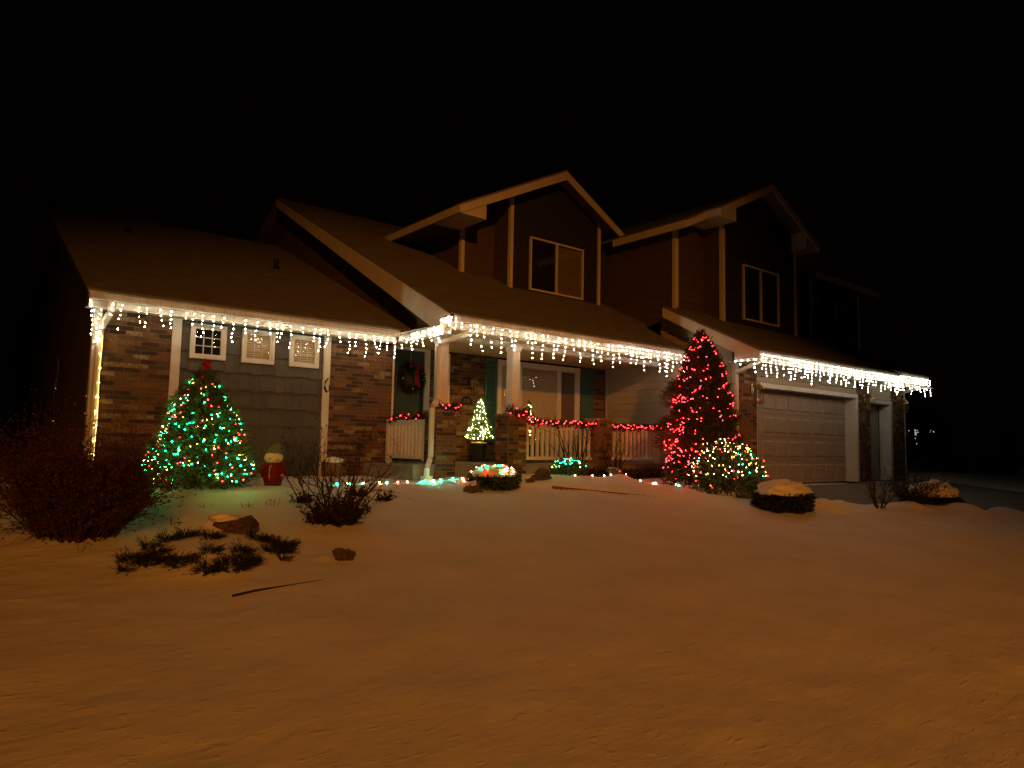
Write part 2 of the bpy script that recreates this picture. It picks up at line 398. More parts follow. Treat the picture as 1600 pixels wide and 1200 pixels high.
for i, (a, b) in enumerate(WIN):
    m = frame_mb(a, b, WZ0, WZ1, YW-.045, .055, .08)
    m2 = frame_mb(a+.055, b-.055, WZ0+.055, WZ1-.055, YW-.03, .032, .06); m.v, m.f, m.mi = m.v, m.f, m.mi
    wn_ = m.build('window', 'white_trim', H)
    m2.build('window_frame', 'white_trim', wn_)
    gx0, gx1, gz0, gz1 = a+.087, b-.087, WZ0+.087, WZ1-.087
    boxo('pane', 'glass', wn_, gx0, gx1, YW-.004, YW-.001, gz0, gz1)
    g = MB()
    for k in (1, 2):
        x = gx0+(gx1-gx0)*k/3; z = gz0+(gz1-gz0)*k/3
        g.box(x-.009, x+.009, YW+.003, YW+.012, gz0, gz1); g.box(gx0, gx1, YW+.0045, YW+.0135, z-.009, z+.009)
    g.build('grille', 'white_trim', wn_)
    if i:
        g = MB(); n = 11
        for k in range(n):
            z = gz0+(gz1-gz0)*(k+.5)/n; h = (gz1-gz0)/n
            g.prism([(YW+.018, z-h*.50), (YW+.024, z-h*.52), (YW+.040, z+h*.36), (YW+.034, z+h*.38)], 'x', gx0, gx1)
        g.build('louvre_blind', 'blind', wn_, kind='stuff')
    boxo('room_shade_panel', 'room_shade_paint', wn_, gx0, gx1, YW+.0415, YW+.0435, gz0, gz1)  # flat panel close behind the glass, painted as the dark of the interior
# side wall of the left wing and its gable
def boards(parent, axis, plane, out, z0, z1, fa, fb, mat, pitch=.17, name='siding_board', proud=.026):
    z = z0; gap = .010 if mat == 'tan_siding' else .002
    if mat != 'tan_siding': proud = .014
    while z < z1-.01:
        zt = min(z+pitch, z1); zm = (z+zt)/2
        for a, b in ([(fa(zm), fb(zm))] if not isinstance(fa(zm), list) else fa(zm)):
            if b-a > .03:
                m = MB(); pr = [(plane+out*proud, z+gap), (plane-out*.004, z+gap), (plane-out*.004, zt), (plane+out*.004, zt)]
                if axis == 'x': # plane is x; board runs along y
                    m.prism([(p_[0], p_[1]) for p_ in pr], 'y', a, b)
                else:
                    m.prism([(p_[0], p_[1]) for p_ in pr], 'x', a, b)
                m.build(name, mat, parent)
        z = zt
sl = .430
wgl = MB(); wgl.prism([(YW+.1, -.9), (28.5, -.9), (28.5, 2.2), (20.9, 2.2+sl*7.6), (YW+.1, 2.2)], 'x', 2.0, 2.06)
gw = wgl.build('gable_wall', 'dark_siding', H)
# left wing roof (ridge along x), fascia, gutter, soffit
YL = 12.82
def roof(name, poly_yz, x0, x1, parent=H, mat='roof_dusted'):
    m = MB(); m.prism(poly_yz, 'x', x0, x1); return m.build(name, mat, parent)
yr_, zr_ = 20.9, 2.30+sl*(20.9-YL)
rl = roof('roof', [(YL-.02, 2.285), (YL-.02, 2.325), (yr_, zr_+.05), (29.0, 2.33), (29.0, 2.28), (yr_, zr_-.02)], 1.70, 7.70)
m = MB(); m.box(1.72, 7.37, YL, YL+.11, 2.165, 2.285); m.box(1.715, 7.37, YL-.012, YL+.012, 2.262, 2.292); m.build('gutter', 'white_metal', H)
boxo('fascia', 'white_trim', H, 1.73, 7.37, YL+.11, YL+.14, 2.05, 2.27)
boxo('soffit', 'white_trim', H, 1.76, 7.37, YL+.14, YW+.05, 2.075, 2.09)
m = MB(); m.prism([(YL+.0, 2.04), (YL+.0, 2.26), (yr_, zr_-.03), (yr_, zr_-.24), (YL+.30, 2.04)], 'x', 1.705, 1.735); m.build('rake_board', 'charcoal_siding', H)  # white board coloured dark in place of the shade on it
for (x, y, r, h) in ((3.2, 18.6, .05, .32), (6.3, 17.2, .06, .25)):
    z = 2.3+sl*(y-YL)+.03; m = MB(); m.lathe([(r+.04, 0), (r+.01, .05), (r, .06), (r, h), (r*.8, h)], (x, y, z), 10); m.build('vent_pipe', 'black_metal', H)

# -- main block, porch
YE, ZE, SM = 11.01, 2.43, .5
def zroof(y): return ZE+SM*(y-YE)
YB = 13.90
rm = roof('roof', [(YE-.02, ZE-.025), (YE-.02, ZE+.015), (20.4, zroof(20.4)+.03), (29, 2.8), (29, 2.75), (20.4, zroof(20.4)-.05)], 7.40, 14.70)
roof('roof', [(11.9, zroof(11.9)-.04), (11.9, zroof(11.9)+.0125), (20.4, zroof(20.4)+.03), (29, 2.8), (29, 2.75), (20.4, zroof(20.4)-.05)], 14.70, 15.32)
m = MB(); m.box(7.52, 14.70, YE, YE+.11, 2.29, 2.405); m.box(7.50, 14.70, YE-.012, YE+.012, 2.382, 2.412); m.build('gutter', 'white_metal', H)
boxo('fascia', 'white_trim', H, 7.42, 14.70, YE+.11, YE+.14, 2.155, 2.395)
boxo('porch_ceiling', 'ceiling_paint', H, 7.52, 14.70, YE+.14, YB, 2.13, 2.15)
m = MB(); m.box(7.46, 14.70, 11.52, 11.74, 2.02, 2.128); m.build('porch_beam', 'white_trim', H)
m = MB(); m.box(7.33, 7.50, 11.10, 12.80, 2.04, 2.235); m.build('porch_beam', 'white_trim', H)
# rake board and end wall above the left wing roof
m = MB(); m.prism([(YE-.0, 2.155), (YE+.0, 2.415), (20.4, zroof(20.4)-.04), (20.4, zroof(20.4)-.26), (YE+.62, 2.235), (YE+.62, 2.155)], 'x', 7.375, 7.41); m.build('rake_board', 'white_trim', H)
m = MB(); m.prism([(YE+.2, 2.17), (YE+.2, 2.43), (20.4, zroof(20.4)-.13), (20.4, zroof(20.4)-.15), (YE+.7, 2.2)], 'x', 7.412, 7.72); m.build('soffit', 'dark_siding', H)
ew = MB(); ew.prism([(11.6, 2.16), (22.5, 2.16), (22.5, 5.8), (20.4, zroof(20.4)-.2), (11.6, zroof(11.6)-.17)], 'x', 7.74, 7.80)
ew = ew.build('end_wall', 'dark_siding', H)
boards(ew, 'x', 7.738, -1, 2.24, 6.8, lambda z: max(11.62, YE+(z-ZE)/SM+.28), lambda z: min(22.4, max(YL+(z-2.25)/sl+.35, 13.4)) if z < 5.4 else 22.4, 'dark_siding', .20)
# back wall of the porch
DOOR = (7.86, 8.66, -.44, 2.02)
PW = (10.80, 13.67, .30, 2.08)
for q0, q1 in ((7.52, 7.74), (8.80, 9.00), (9.36, 10.80)):
    p, l = brick_field(H, 'y', YB, q0, q1, -.47, 2.12); reg(p, l)
p, l = brick_field(H, 'y', YB, 10.80, 14.69, -.47, 2.12, holes=[(PW[0], PW[1], PW[2], PW[3])]); reg(p, l)
m = MB(); m.box(7.74, 7.86, YB-.03, YB+.05, -.47, 2.06); m.box(8.66, 8.80, YB-.03, YB+.05, -.47, 2.06); m.box(7.74, 8.80, YB-.035, YB+.05, 2.06, 2.12); m.build('door_frame', 'white_trim', H)
d = MB(); d.box(7.86, 8.66, YB+.02, YB+.06, -.45, 2.06); d = d.build('front_door', 'door_green', H)
for (x0, x1, z0, z1) in ((7.95, 8.20, 1.45, 1.9), (8.32, 8.57, 1.45, 1.9), (7.95, 8.20, .45, 1.33), (8.32, 8.57, .45, 1.33), (7.95, 8.20, -.3, .33), (8.32, 8.57, -.3, .33)):
    mm = MB(); mm.prism([(x0, z0), (x1, z0), (x1, z1), (x0, z1)], 'y', YB+.02, YB+.008); mm.build('door_panel', 'door_green', d)
m = MB(); m.octa((8.60, YB-.03, .60), .03, .03); m.tube([(8.60, YB+.02, .60), (8.60, YB-.03, .60)], .012); m.build('door_knob', 'brass', d)
# sidelight next to the door, half hidden by the column
m = frame_mb(9.00, 9.36, -.45, 2.08, YB-.03, .08, .08); m = m.build('sidelight', 'white_trim', H)
boxo('pane', 'glass', m, 9.08, 9.28, YB-.0, YB+.004, -.37, 2.0); boxo('room_shade_panel', 'room_shade_paint', m, 9.08, 9.28, YB+.03, YB+.035, -.37, 2.0)  # painted dark sheet stands for the unlit hall
# picture window
m = MB(); m.box(PW[0], PW[1], YB-.045, YB+.04, PW[3]-.11, PW[3]); m.box(PW[0], PW[1], YB-.055, YB+.04, PW[2], PW[2]+.10)
for a, b in ((PW[0], PW[0]+.11), (11.46, 11.58), (12.86, 12.96), (PW[1]-.13, PW[1])): m.box(a, b, YB-.04, YB+.04, PW[2]+.10, PW[3]-.11)
pw = m.build('picture_window', 'white_trim', H)
for i, (a, b) in enumerate(((10.91, 11.46), (11.58, 12.86), (12.96, 13.54))):
    m = frame_mb(a, b, .40, 1.97, YB-.02, .03, .045); fr_ = m.build('window_frame', 'white_trim', pw)
    boxo('pane', 'glass', pw, a+.03, b-.03, YB-.002, YB+.001, .43, 1.94)
    g = MB(); n = 40
    for k in range(n):
        z = .43+1.51*(k+.5)/n; h = 1.51/n
        g.prism([(YB+.012, z-h*.47), (YB+.014, z-h*.5), (YB+.026, z+h*.40), (YB+.024, z+h*.42)], 'x', a+.04, b-.04)
    g.build('blind_slats', 'blind' if i < 2 else 'blind_dark', pw, kind='stuff')
    boxo('room_shade_panel', 'room_shade_paint', pw, a, b, YB+.041, YB+.045, .40, 1.97)  # interior darkness painted on a thin panel
def shutter(x0, x1, z0, z1, y, mat):
    m = frame_mb(x0, x1, z0, z1, y, .05, .03); zm = z0+(z1-z0)*.47; m.box(x0+.05, x1-.05, y, y+.03, zm-.035, zm+.035); s = m.build('shutter', mat, H)
    n = int((z1-z0)/.05); g = MB()
    for k in range(n):
        z = z0+.05+(z1-z0-.1)*(k+.5)/n; h = (z1-z0-.1)/n
        g.prism([(y+.006, z-h*.5), (y+.010, z-h*.5), (y+.026, z+h*.4), (y+.022, z+h*.42)], 'x', x0+.05, x1-.05)
    g.build('louvres', mat, s, kind='stuff')
shutter(10.40, 10.77, .02, 2.08, YB-.05, 'shutter_teal'); shutter(13.72, 14.22, .02, 2.06, YB-.05, 'shutter_teal')
# porch floor
m = MB(); m.box(6.90, 14.70, 11.36, YB-.002, -1.0, -.47); ps = m.build('porch_slab', 'concrete', H)
m = MB(); m.box(6.84, 14.70, 11.32, 11.50, -.468, -.44); m.build('porch_nosing', 'concrete', H)
# pillars, columns
for i, (x0, x1) in enumerate(((7.36, 7.81), (9.12, 9.60), (11.78, 12.20))):
    mo = MB(); y0, y1 = 11.30, 11.74; zb = -.80 if i < 2 else -.8
    _, l1 = brick_field(H, 'y', y0, x0, x1, zb, .56, mort=mo); _, l2 = brick_field(H, 'x', x0, y0+.022, y1, zb, .56, out=-1, mort=mo); _, l3 = brick_field(H, 'x', x1, y0+.022, y1, zb, .56, out=1, mort=mo)
    mo.box(x0+.05, x1-.05, y0+.05, y1-.004, zb, .56)
    pl = mo.build('brick_pillar', 'mortar', H); reg(pl, l1+l2+l3)
    boxo('pillar_cap', 'concrete', H, x0-.025, x1+.025, y0-.025, y1+.025, .56, .60)
for x in (7.455, 9.265):
    m = MB(); m.box(x, x+.20, 11.40, 11.60, .60, 2.03); m.box(x-.02, x+.22, 11.38, 11.62, .60, .70); m.box(x-.02, x+.22, 11.38, 11.62, 1.93, 2.018); m.build('porch_column', 'white_trim', H)
# railings
def railing(axis, plane, a, b, z0, z1, n, end=None):
    m = MB()
    def bx(p, q, w0, w1, za, zb, mb):
        if axis == 'x': mb.box(p, q, plane+w0, plane+w1, za, zb)
        else: mb.box(plane+w0, plane+w1, p, q, za, zb)
    bx(a, b, -.045, .045, z1-.04, z1, m); rt = m.build('railing', 'white_trim', H)
    m = MB(); bx(a, b, -.025, .025, z1-.10, z1-.041, m); m.build('upper_rail', 'white_trim', rt)
    m = MB(); bx(a, b, -.03, .03, z0, z0+.07, m); m.build('lower_rail', 'white_trim', rt)
    for k in range(n):
        t = a+(b-a)*(k+.5)/n; m = MB(); bx(t-.028, t+.028, -.022, .022, z0+.071, z1-.101, m); m.build('baluster', 'white_trim', rt)
    if end is not None:
        m = MB(); bx(end-.05, end+.05, -.05, .05, -.6, z1+.02, m); m.build('rail_post', 'white_trim', rt)
railing('x', 11.56, 9.62, 11.78, -.36, .44, 15); railing('x', 11.56, 12.20, 14.10, -.36, .44, 13, 14.16)
railing('y', 7.42, 11.78, 13.18, -.36, .42, 10, 13.22)

# -- garage
XG, YF, YG = 14.71, 9.64, 9.96
GD = (15.62, 20.78, -.93, 1.50); SD = (21.80, 23.05, -.93, 1.40)
def pil(x0, x1, left=False, right=False, ztop=2.01):
    mo = MB(); _, l1 = brick_field(H, 'y', YF, x0, x1, -.95, ztop, mort=mo); l2 = l3 = []
    if right: _, l3 = brick_field(H, 'x', x1, YF+.022, YF+.45, -.95, ztop, out=1, mort=mo)
    mo.box(x0+.04, x1-.04, YF+.055, YF+.40, -.95, ztop)
    pl = mo.build('brick_pier', 'mortar', H); reg(pl, l1+l2+l3)
pil(14.80, 15.60); pil(20.93, 21.72); pil(23.22, 24.12, right=True)
boxo('corner_board', 'white_trim', H, XG-.03, 14.79, YF-.02, YF+.09, -.95, 2.008)
sg = MB(); sg.prism([(YF+.10, -.9), (YB, -.9), (YB, 2.12), (11.9, 2.12), (11.9, 3.5), (YF+.10, 2.45)], 'x', XG+.02, XG+.06); sg = sg.build('side_wall', 'tan_siding', H)
def fb_g(z): return YB-.03 if z < 2.12 else 11.9
def fa_g(z): return YF+.10 if z < 2.42 else 8.84+(z-2.24)/.49+.42
boards(sg, 'x', XG+.018, -1, -.52, 3.42, fa_g, fb_g, 'tan_siding', .182)
boxo('corner_board', 'tan_siding', H, XG-.02, XG+.02, YB-.09, YB-.022, -.46, 2.12)
# header siding over the doors
hw = boxo('header_wall', 'tan_siding', H, 15.60, 20.93, YF+.06, YF+.1, 1.5, 2.008)
boards(hw, 'y', YF+.04, -1, 1.62, 2.008, lambda z: 15.60, lambda z: 20.93, 'tan_siding', .15)
hw = boxo('header_wall', 'tan_siding', H, 21.72, 23.22, YF+.06, YF+.1, 1.42, 2.008)
boards(hw, 'y', YF+.04, -1, 1.53, 2.008, lambda z: 21.72, lambda z: 23.22, 'tan_siding', .15)
m = MB(); m.box(15.60, 20.93, YF-.01, YG, 1.50, 1.615); m.box(20.80, 20.93, YF-.012, YF+.03, -.93, 1.50); m.box(20.78, 20.82, YF+.03, YG, -.93, 1.50); m.box(15.60, 15.62, YF, YG, -.93, 1.5); m.build('door_surround', 'white_trim', H)
m = MB(); m.box(21.72, 23.22, YF-.01, YG, 1.42, 1.525); m.box(23.07, 23.22, YF-.012, YF+.03, -.93, 1.42); m.box(23.05, 23.09, YF+.03, YG, -.93, 1.42); m.build('door_surround', 'white_trim', H)
gd = boxo('garage_door', 'garage_paint', H, GD[0], GD[1], YG+.02, YG+.06, GD[2], GD[3])
nr, nc = 4, 8; pw_ = (GD[1]-GD[0])/nc; ph = (GD[3]-GD[2])/nr
for r in range(nr):
    z0 = GD[2]+r*ph
    m = MB()
    boxo('door_section', 'garage_paint', gd, GD[0], GD[1], YG-.002, YG+.02, z0+.008, z0+ph-.006)
    for c in range(nc):
        x0 = GD[0]+c*pw_; m = MB(); a, b, za, zb = x0+.07, x0+pw_-.07, z0+.10, z0+ph-.10
        # raised field with bevelled rim
        v = [(a, YG-.003, za), (b, YG-.003, za), (b, YG-.003, zb), (a, YG-.003, zb), (a+.022, YG-.026, za+.03), (b-.022, YG-.026, za+.03), (b-.022, YG-.026, zb-.03), (a+.022, YG-.026, zb-.03)]
        m.add(v, [(4, 5, 6, 7), (0, 1, 5, 4), (1, 2, 6, 5), (2, 3, 7, 6), (3, 0, 4, 7)]); m.build('door_panel', 'garage_paint', gd)
sd = boxo('side_garage_door', 'garage_paint', H, SD[0], SD[1], YG+.02, YG+.06, SD[2], 1.42)
for r in range(5):
    for c in range(2):
        a = SD[0]+c*.62+.09; z0 = SD[2]+r*.465+.06; m = MB(); m.prism([(a, z0), (a+.45, z0), (a+.45, z0+.34), (a, z0+.34)], 'y', YG+.02, YG+.005); m.build('door_panel', 'garage_paint', sd)
# garage roof
YGE, ZGE, SG = 8.84, 2.24, .49
XE0, XE1 = 14.41, 21.95
zg = lambda y: ZGE+SG*(y-YGE)
roof('roof', [(YGE-.02, ZGE-.02), (YGE-.02, ZGE+.02), (11.6, zg(11.6)+.03), (11.6, zg(11.6)-.06)], XE0, 15.32)
roof('roof', [(YGE-.02, ZGE-.02), (YGE-.02, ZGE+.02), (11.95, zg(11.95)+.03), (11.95, zg(11.95)-.06)], 15.32, XE1)
roof('roof', [(9.13, zg(9.13)-.02), (9.13, zg(9.13)+.022), (11.95, zg(11.95)+.03), (11.95, zg(11.95)-.06)], XE1, 24.82)
m = MB(); m.box(XE0+.02, XE1, YGE, YGE+.11, ZGE-.14, ZGE-.025); m.box(XE0+.01, XE1, YGE-.012, YGE+.012, ZGE-.045, ZGE-.012); m.build('gutter', 'white_metal', H)
m = MB(); m.box(XE1+.01, 24.80, 9.15, 9.26, 2.245, 2.36); m.box(XE1+.01, 24.80, 9.138, 9.162, 2.34, 2.372); m.build('gutter', 'white_metal', H)
boxo('fascia', 'white_trim', H, XE0+.03, XE1, YGE+.11, YGE+.14, 1.985, 2.215)
boxo('fascia', 'white_trim', H, XE1+.005, 24.78, 9.26, 9.29, 2.10, 2.335)
m = MB(); m.prism([(YGE+.0, 1.985), (YGE+.0, ZGE-.02), (11.58, zg(11.58)-.02), (11.58, zg(11.58)-.26), (YGE+.62, 2.21), (YGE+.62, 1.985)], 'x', XE0-.03, XE0); m.build('rake_board', 'white_trim', H)
m = MB(); m.prism([(YGE+.0, 1.985), (YGE+.0, ZGE-.02), (9.3, zg(9.3)-.03), (9.3, 1.985)], 'x', XE1, XE1+.004); m.build('rake_board', 'white_trim', H)
m = MB(); m.prism([(YGE+.5, ZGE+.0), (11.6, zg(11.6)-.15), (11.6, zg(11.6)-.17), (YGE+.5, ZGE-.02)], 'x', XE0+.001, 14.69); m.build('soffit', 'white_trim', H)
boxo('soffit', 'white_trim', H, XE0+.03, 24.76, YGE+.14, YF+.02, 2.010, 2.022)
m = MB(); m.prism([(YF+.45, -.9), (20, -.9), (20, 5.6), (11.9, 5.6), (11.9, 3.7), (YF+.45, 2.5)], 'x', 24.06, 24.12); m.build('gable_wall', 'dark_siding', H)

# -- upper storey: left dormer (ridge x = 13.0)
YD, YO = 14.26, 13.81
zd = lambda x: 7.50-.5*(13.0-x) if x < 13 else 7.50-.55*(x-13)
def gable_roof(xl, zl, xc, zc, xr, zr, y0, y1, t=.07):
    m = MB(); m.prism([(xl, zl-.02), (xc, zc-.02), (xr, zr-.02), (xr, zr+.045), (xc, zc+.05), (xl, zl+.045)], 'y', y0, y1); return m.build('roof', 'roof_dusted', H)
gable_roof(9.51, 5.755, 13.0, 7.50, 15.42, 6.17, YO, 20.5)
def rake(xl, zl, xc, zc, xr, zr, y, w=.21, capz=None):
    m = MB(); m.prism([(xl, zl-.01), (xc, zc-.01), (xc, zc-.01-w*1.12), (xl, zl-w)], 'y', y-.03, y)
    m.prism([(xc, zc-.01), (xr, zr-.01), (xr, zr-w), (xc, zc-.01-w*1.12)], 'y', y-.03, y); return m.build('rake_board', 'white_trim', H)
rake(9.51, 5.755, 13.0, 7.50, 15.42, 6.17, YO)
# eave returns (boxed cornice)
def ret(x0, x1, zb, ztop0, ztop1, y0, y1):
    m = MB(); m.prism([(x0, zb), (x1, zb), (x1, ztop1), (x0, ztop0)], 'y', y0-.002, y1); return m.build('eave_return', 'white_trim', H)
ret(9.53, 10.28, 5.54, 5.72, 6.08, YO, 15.0)
m = MB(); m.box(9.48, 9.51, YO, 17.6, 5.56, 5.75); m.build('fascia', 'white_trim', H)
m = MB(); m.box(9.53, 10.42, 15.0, 17.4, 5.56, 5.58); m.build('soffit', 'dark_siding', H)
# bay wall in charcoal siding with window
def rect_gable(z, x0, x1, zf, xc): # interval of the gable wall at height z
    a, b = x0, x1
    return a, b
dw = MB(); dw.prism([(11.45, 3.9), (14.80, 3.9), (14.80, zd(14.8)-.1), (13.0, 7.40), (11.45, zd(11.45)-.1)], 'y', YD+.045, YD+.09); dw = dw.build('dormer_wall', 'charcoal_siding', H)
def fdorm(z):
    a = max(11.45, 13-(7.4-z)/.5); b = min(14.80, 13+(7.4-z)/.55)
    if 4.09 < z < 5.61: return [(a, 12.10), (14.16, b)]
    return [(a, b)]
boards(dw, 'y', YD+.04, -1, 4.0, 7.3, fdorm, None, 'charcoal_siding', .19)
for x in (11.42, 14.74): boxo('corner_board', 'white_trim', H, x, x+.10, YD-.012, YD+.1, 3.98, 6.58)
lw = MB(); lw.prism([(YD+.10, 3.95), (15.0, 3.95), (15.0, 6.5), (YD+.10, 6.5)], 'x', 11.47, 11.52); lw = lw.build('dormer_cheek', 'dark_siding', H)
boards(lw, 'x', 11.468, -1, 4.0, 6.5, lambda z: YD+.10, lambda z: 15.0, 'dark_siding', .19)
bw = MB(); bw.prism([(10.42, 4.2), (11.52, 4.2), (11.52, 6.5), (10.42, 6.0)], 'y', 15.04, 15.09); bw = bw.build('dormer_wall', 'dark_siding', H)
boards(bw, 'y', 15.035, -1, 4.3, 6.1, lambda z: 10.48, lambda z: 11.50, 'dark_siding', .19)
m = MB(); m.box(10.36, 10.47, 14.99, 15.10, 4.35, 5.9); m.build('corner_board', 'white_trim', H)
m = MB(); m.prism([(15.09, 4.3), (17.6, 5.7), (15.09, 5.7)], 'x', 10.40, 10.45); m.build('dormer_cheek', 'dark_siding', H)
m = MB(); m.prism([(YD+.1, 3.9), (18.0, 5.9), (YD+.1, 6.4)], 'x', 14.78, 14.83); m.build('dormer_cheek', 'dark_siding', H)
def upper_window(x0, x1, z0, z1, y, xm, b1='room_shade_paint', b2='blind_dark'):
    m = frame_mb(x0, x1, z0, z1, y-.03, .05, .07); m.box(xm-.03, xm+.03, y-.028, y+.04, z0+.05, z1-.05); wv = m.build('window', 'white_trim', H)
    for a, b, bl in ((x0+.05, xm-.03, b1), (xm+.03, x1-.05, b2)):
        boxo('pane', 'glass', wv, a, b, y-.002, y+.002, z0+.05, z1-.05); boxo('blind', bl, wv, a, b, y+.025, y+.03, z0+.05, z1-.05)  # where near-black, no blind: a sheet painted as room darkness
upper_window(12.12, 14.14, 4.12, 5.59, YD+.01, 13.10)
# -- block over the garage, ridge x = 18.49
YK, YBAY, YBO = 11.90, 11.30, 10.85
zk = lambda x: 7.71-.5*abs(18.49-x)
m = MB(); m.prism([(15.0, 5.945), (18.49, 7.69), (21.98, 5.945), (21.98, 6.01), (18.49, 7.76), (15.0, 6.01)], 'y', 11.31, 21); m.build('roof', 'roof_dusted', H)
m = MB(); m.prism([(15.84, 6.365), (18.49, 7.69), (21.14, 6.365), (21.14, 6.43), (18.49, 7.76), (15.84, 6.43)], 'y', YBO, 11.31); m.build('roof', 'roof_dusted', H)
rake(15.84, 6.385, 18.49, 7.71, 21.14, 6.385, YBO)
ret(15.86, 16.62, 6.17, 6.34, 6.70, YBO, 11.9); ret(20.36, 21.12, 6.15, 6.70, 6.34, YBO, 11.9)
m = MB(); m.box(14.97, 15.0, 11.30, 13.9, 5.77, 5.97); m.build('fascia', 'white_trim', H)
m = MB(); m.box(15.81, 15.84, YBO, 11.95, 6.17, 6.375); m.build('fascia', 'white_trim', H)
m = MB(); m.prism([(15.0, 5.95), (15.84, 6.37), (15.84, 6.17), (15.0, 5.77)], 'y', 11.30, 11.32); m.build('rake_board', 'white_trim', H)
wa = MB(); wa.prism([(YK+.05, 2.8), (14.2, 3.9), (20, 6.6), (20, 6.0), (14.2, 6.0), (YK+.05, 6.0)], 'x', 15.32, 15.37); wa = wa.build('side_wall', 'dark_siding', H)
boards(wa, 'x', 15.318, -1, 2.95, 5.94, lambda z: YK+.05, lambda z: max(YK+.1, min(18.0, YE+(z-ZE)/SM+.05)), 'dark_siding', .19)
m = MB(); m.box(15.28, 15.42, YK-.03, YK+.08, 3.6, 5.95); m.build('corner_board', 'white_trim', H)
fw = MB(); fw.box(15.42, 16.70, YK+.04, YK+.09, 3.5, 6.2); fw.prism([(15.42, 6.2), (16.7, 6.2), (16.7, 6.75), (15.42, 6.1)], 'y', YK+.04, YK+.09); fw = fw.build('upper_wall', 'dark_siding', H)
boards(fw, 'y', YK+.035, -1, 3.6, 6.3, lambda z: 15.42, lambda z: 16.68, 'dark_siding', .19)
bw = MB(); bw.prism([(16.66, 3.3), (20.56, 3.3), (20.56, 6.6), (18.49, 7.62), (16.66, 6.7)], 'y', YBAY+.045, YBAY+.09); bw = bw.build('bay_wall', 'charcoal_siding', H)
def fbay(z):
    a = max(16.7, 18.49-(7.6-z)/.5); b = min(20.5, 18.49+(7.6-z)/.5)
    if 3.62 < z < 5.27: return [(a, 17.63), (19.56, b)]
    return [(a, b)]
boards(bw, 'y', YBAY+.04, -1, 3.4, 7.5, fbay, None, 'charcoal_siding', .19)
for x in (16.62, 20.46): boxo('corner_board', 'white_trim', H, x, x+.12, YBAY-.012, YBAY+.1, 3.38, 6.62)
m = MB(); m.box(16.64, 16.70, YBAY+.1, YK+.03, 3.4, 6.5); m.build('bay_cheek', 'dark_siding', H)
upper_window(17.65, 19.54, 3.64, 5.26, YBAY+.01, 18.56, 'room_shade_paint', 'room_shade_paint')
m = MB(); m.box(20.6, 26.0, YK+.0, YK+.06, 3.5, 5.72); rw = m.build('upper_wall', 'charcoal_siding', H)
for x in (22.5, 25.95): boxo('corner_board', 'white_trim', H, x, x+.10, YK-.03, YK+.02, 3.6, 5.72)
m = MB(); m.prism([(YK-.5, 5.74), (YK-.5, 5.80), (16.5, 8.0), (20, 6.2), (20, 6.1)], 'x', 21.6, 26.6); m.build('roof', 'roof_dusted', H)
m = MB(); m.box(22.0, 26.6, YK-.53, YK-.50, 5.60, 5.79); m.build('fascia', 'white_trim', H)
for x0, x1, z0, z1 in ((22.72, 23.05, 4.50, 5.17), (24.30, 24.85, 4.52, 5.18)):
    m = frame_mb(x0, x1, z0, z1, YK-.03, .04, .03); wv = m.build('window', 'white_trim', H); boxo('pane', 'room_shade_paint', wv, x0+.04, x1-.04, YK-.012, YK-.004, z0+.04, z1-.04)  # opaque pane painted with the darkness of the room behind
m = MB(); m.prism([(11.9, -.9), (29, -.9), (29, 6.3), (11.9, 6.3)], 'x', 25.94, 26.0); m.build('gable_wall', 'charcoal_siding', H)
# back walls so that no light leaks through
m = MB(); m.box(2.0, 26.0, 28.9, 29.0, -.9, 2.7); m.build('rear_wall', 'charcoal_siding', H)

# -- downspouts
def spout(pts, r=.045):
    m = MB()
    # soften the corners
    P = [Vector(p) for p in pts]; Q = [P[0]]
    for i in range(1, len(P)-1):
        a, b = P[i-1]-P[i], P[i+1]-P[i]; k = min(.07, a.length*.4, b.length*.4)
        p0, p1 = P[i]+a.normalized()*k, P[i]+b.normalized()*k
        Q += [p0, (p0+p1+P[i]*2)/4, p1]
    Q.append(P[-1]); m.tube(Q, r*1.2, 8); o = m.build('downspout', 'white_metal', H, smooth=False); return o
spout([(2.06, 12.88, 2.17), (2.06, 12.88, 2.0), (1.97, 13.20, 1.72), (1.95, 13.20, -.95)])
spout([(8.00, 11.07, 2.30), (8.00, 11.07, 2.15), (7.38, 11.34, 1.88), (7.38, 11.34, .80), (7.20, 11.24, .62), (7.20, 11.24, -.30), (7.02, 11.08, -.50), (7.02, 11.08, -.85)])
spout([(14.55, 8.90, 2.14), (14.55, 8.90, 1.98), (14.62, 9.58, 1.76), (14.62, 9.58, -.95)])
spout([(24.66, 9.22, 2.30), (24.66, 9.22, 2.10), (24.22, 9.70, 1.88), (24.22, 9.70, -.95)])
boxo('drain_boot', 'white_metal', H, 6.94, 7.10, 11.00, 11.16, -.85, -.64)
# dark curved bracket on the white board beside the brick
m = MB(); m.tube([(6.02, YW-.05, 1.22), (5.95, YW-.08, 1.14), (5.93, YW-.09, 1.02), (5.98, YW-.08, .94), (6.05, YW-.06, .97), (6.04, YW-.06, 1.08)], [.012, .022, .026, .024, .018, .012], 6); m.build('hose_bracket', 'black_metal', H)
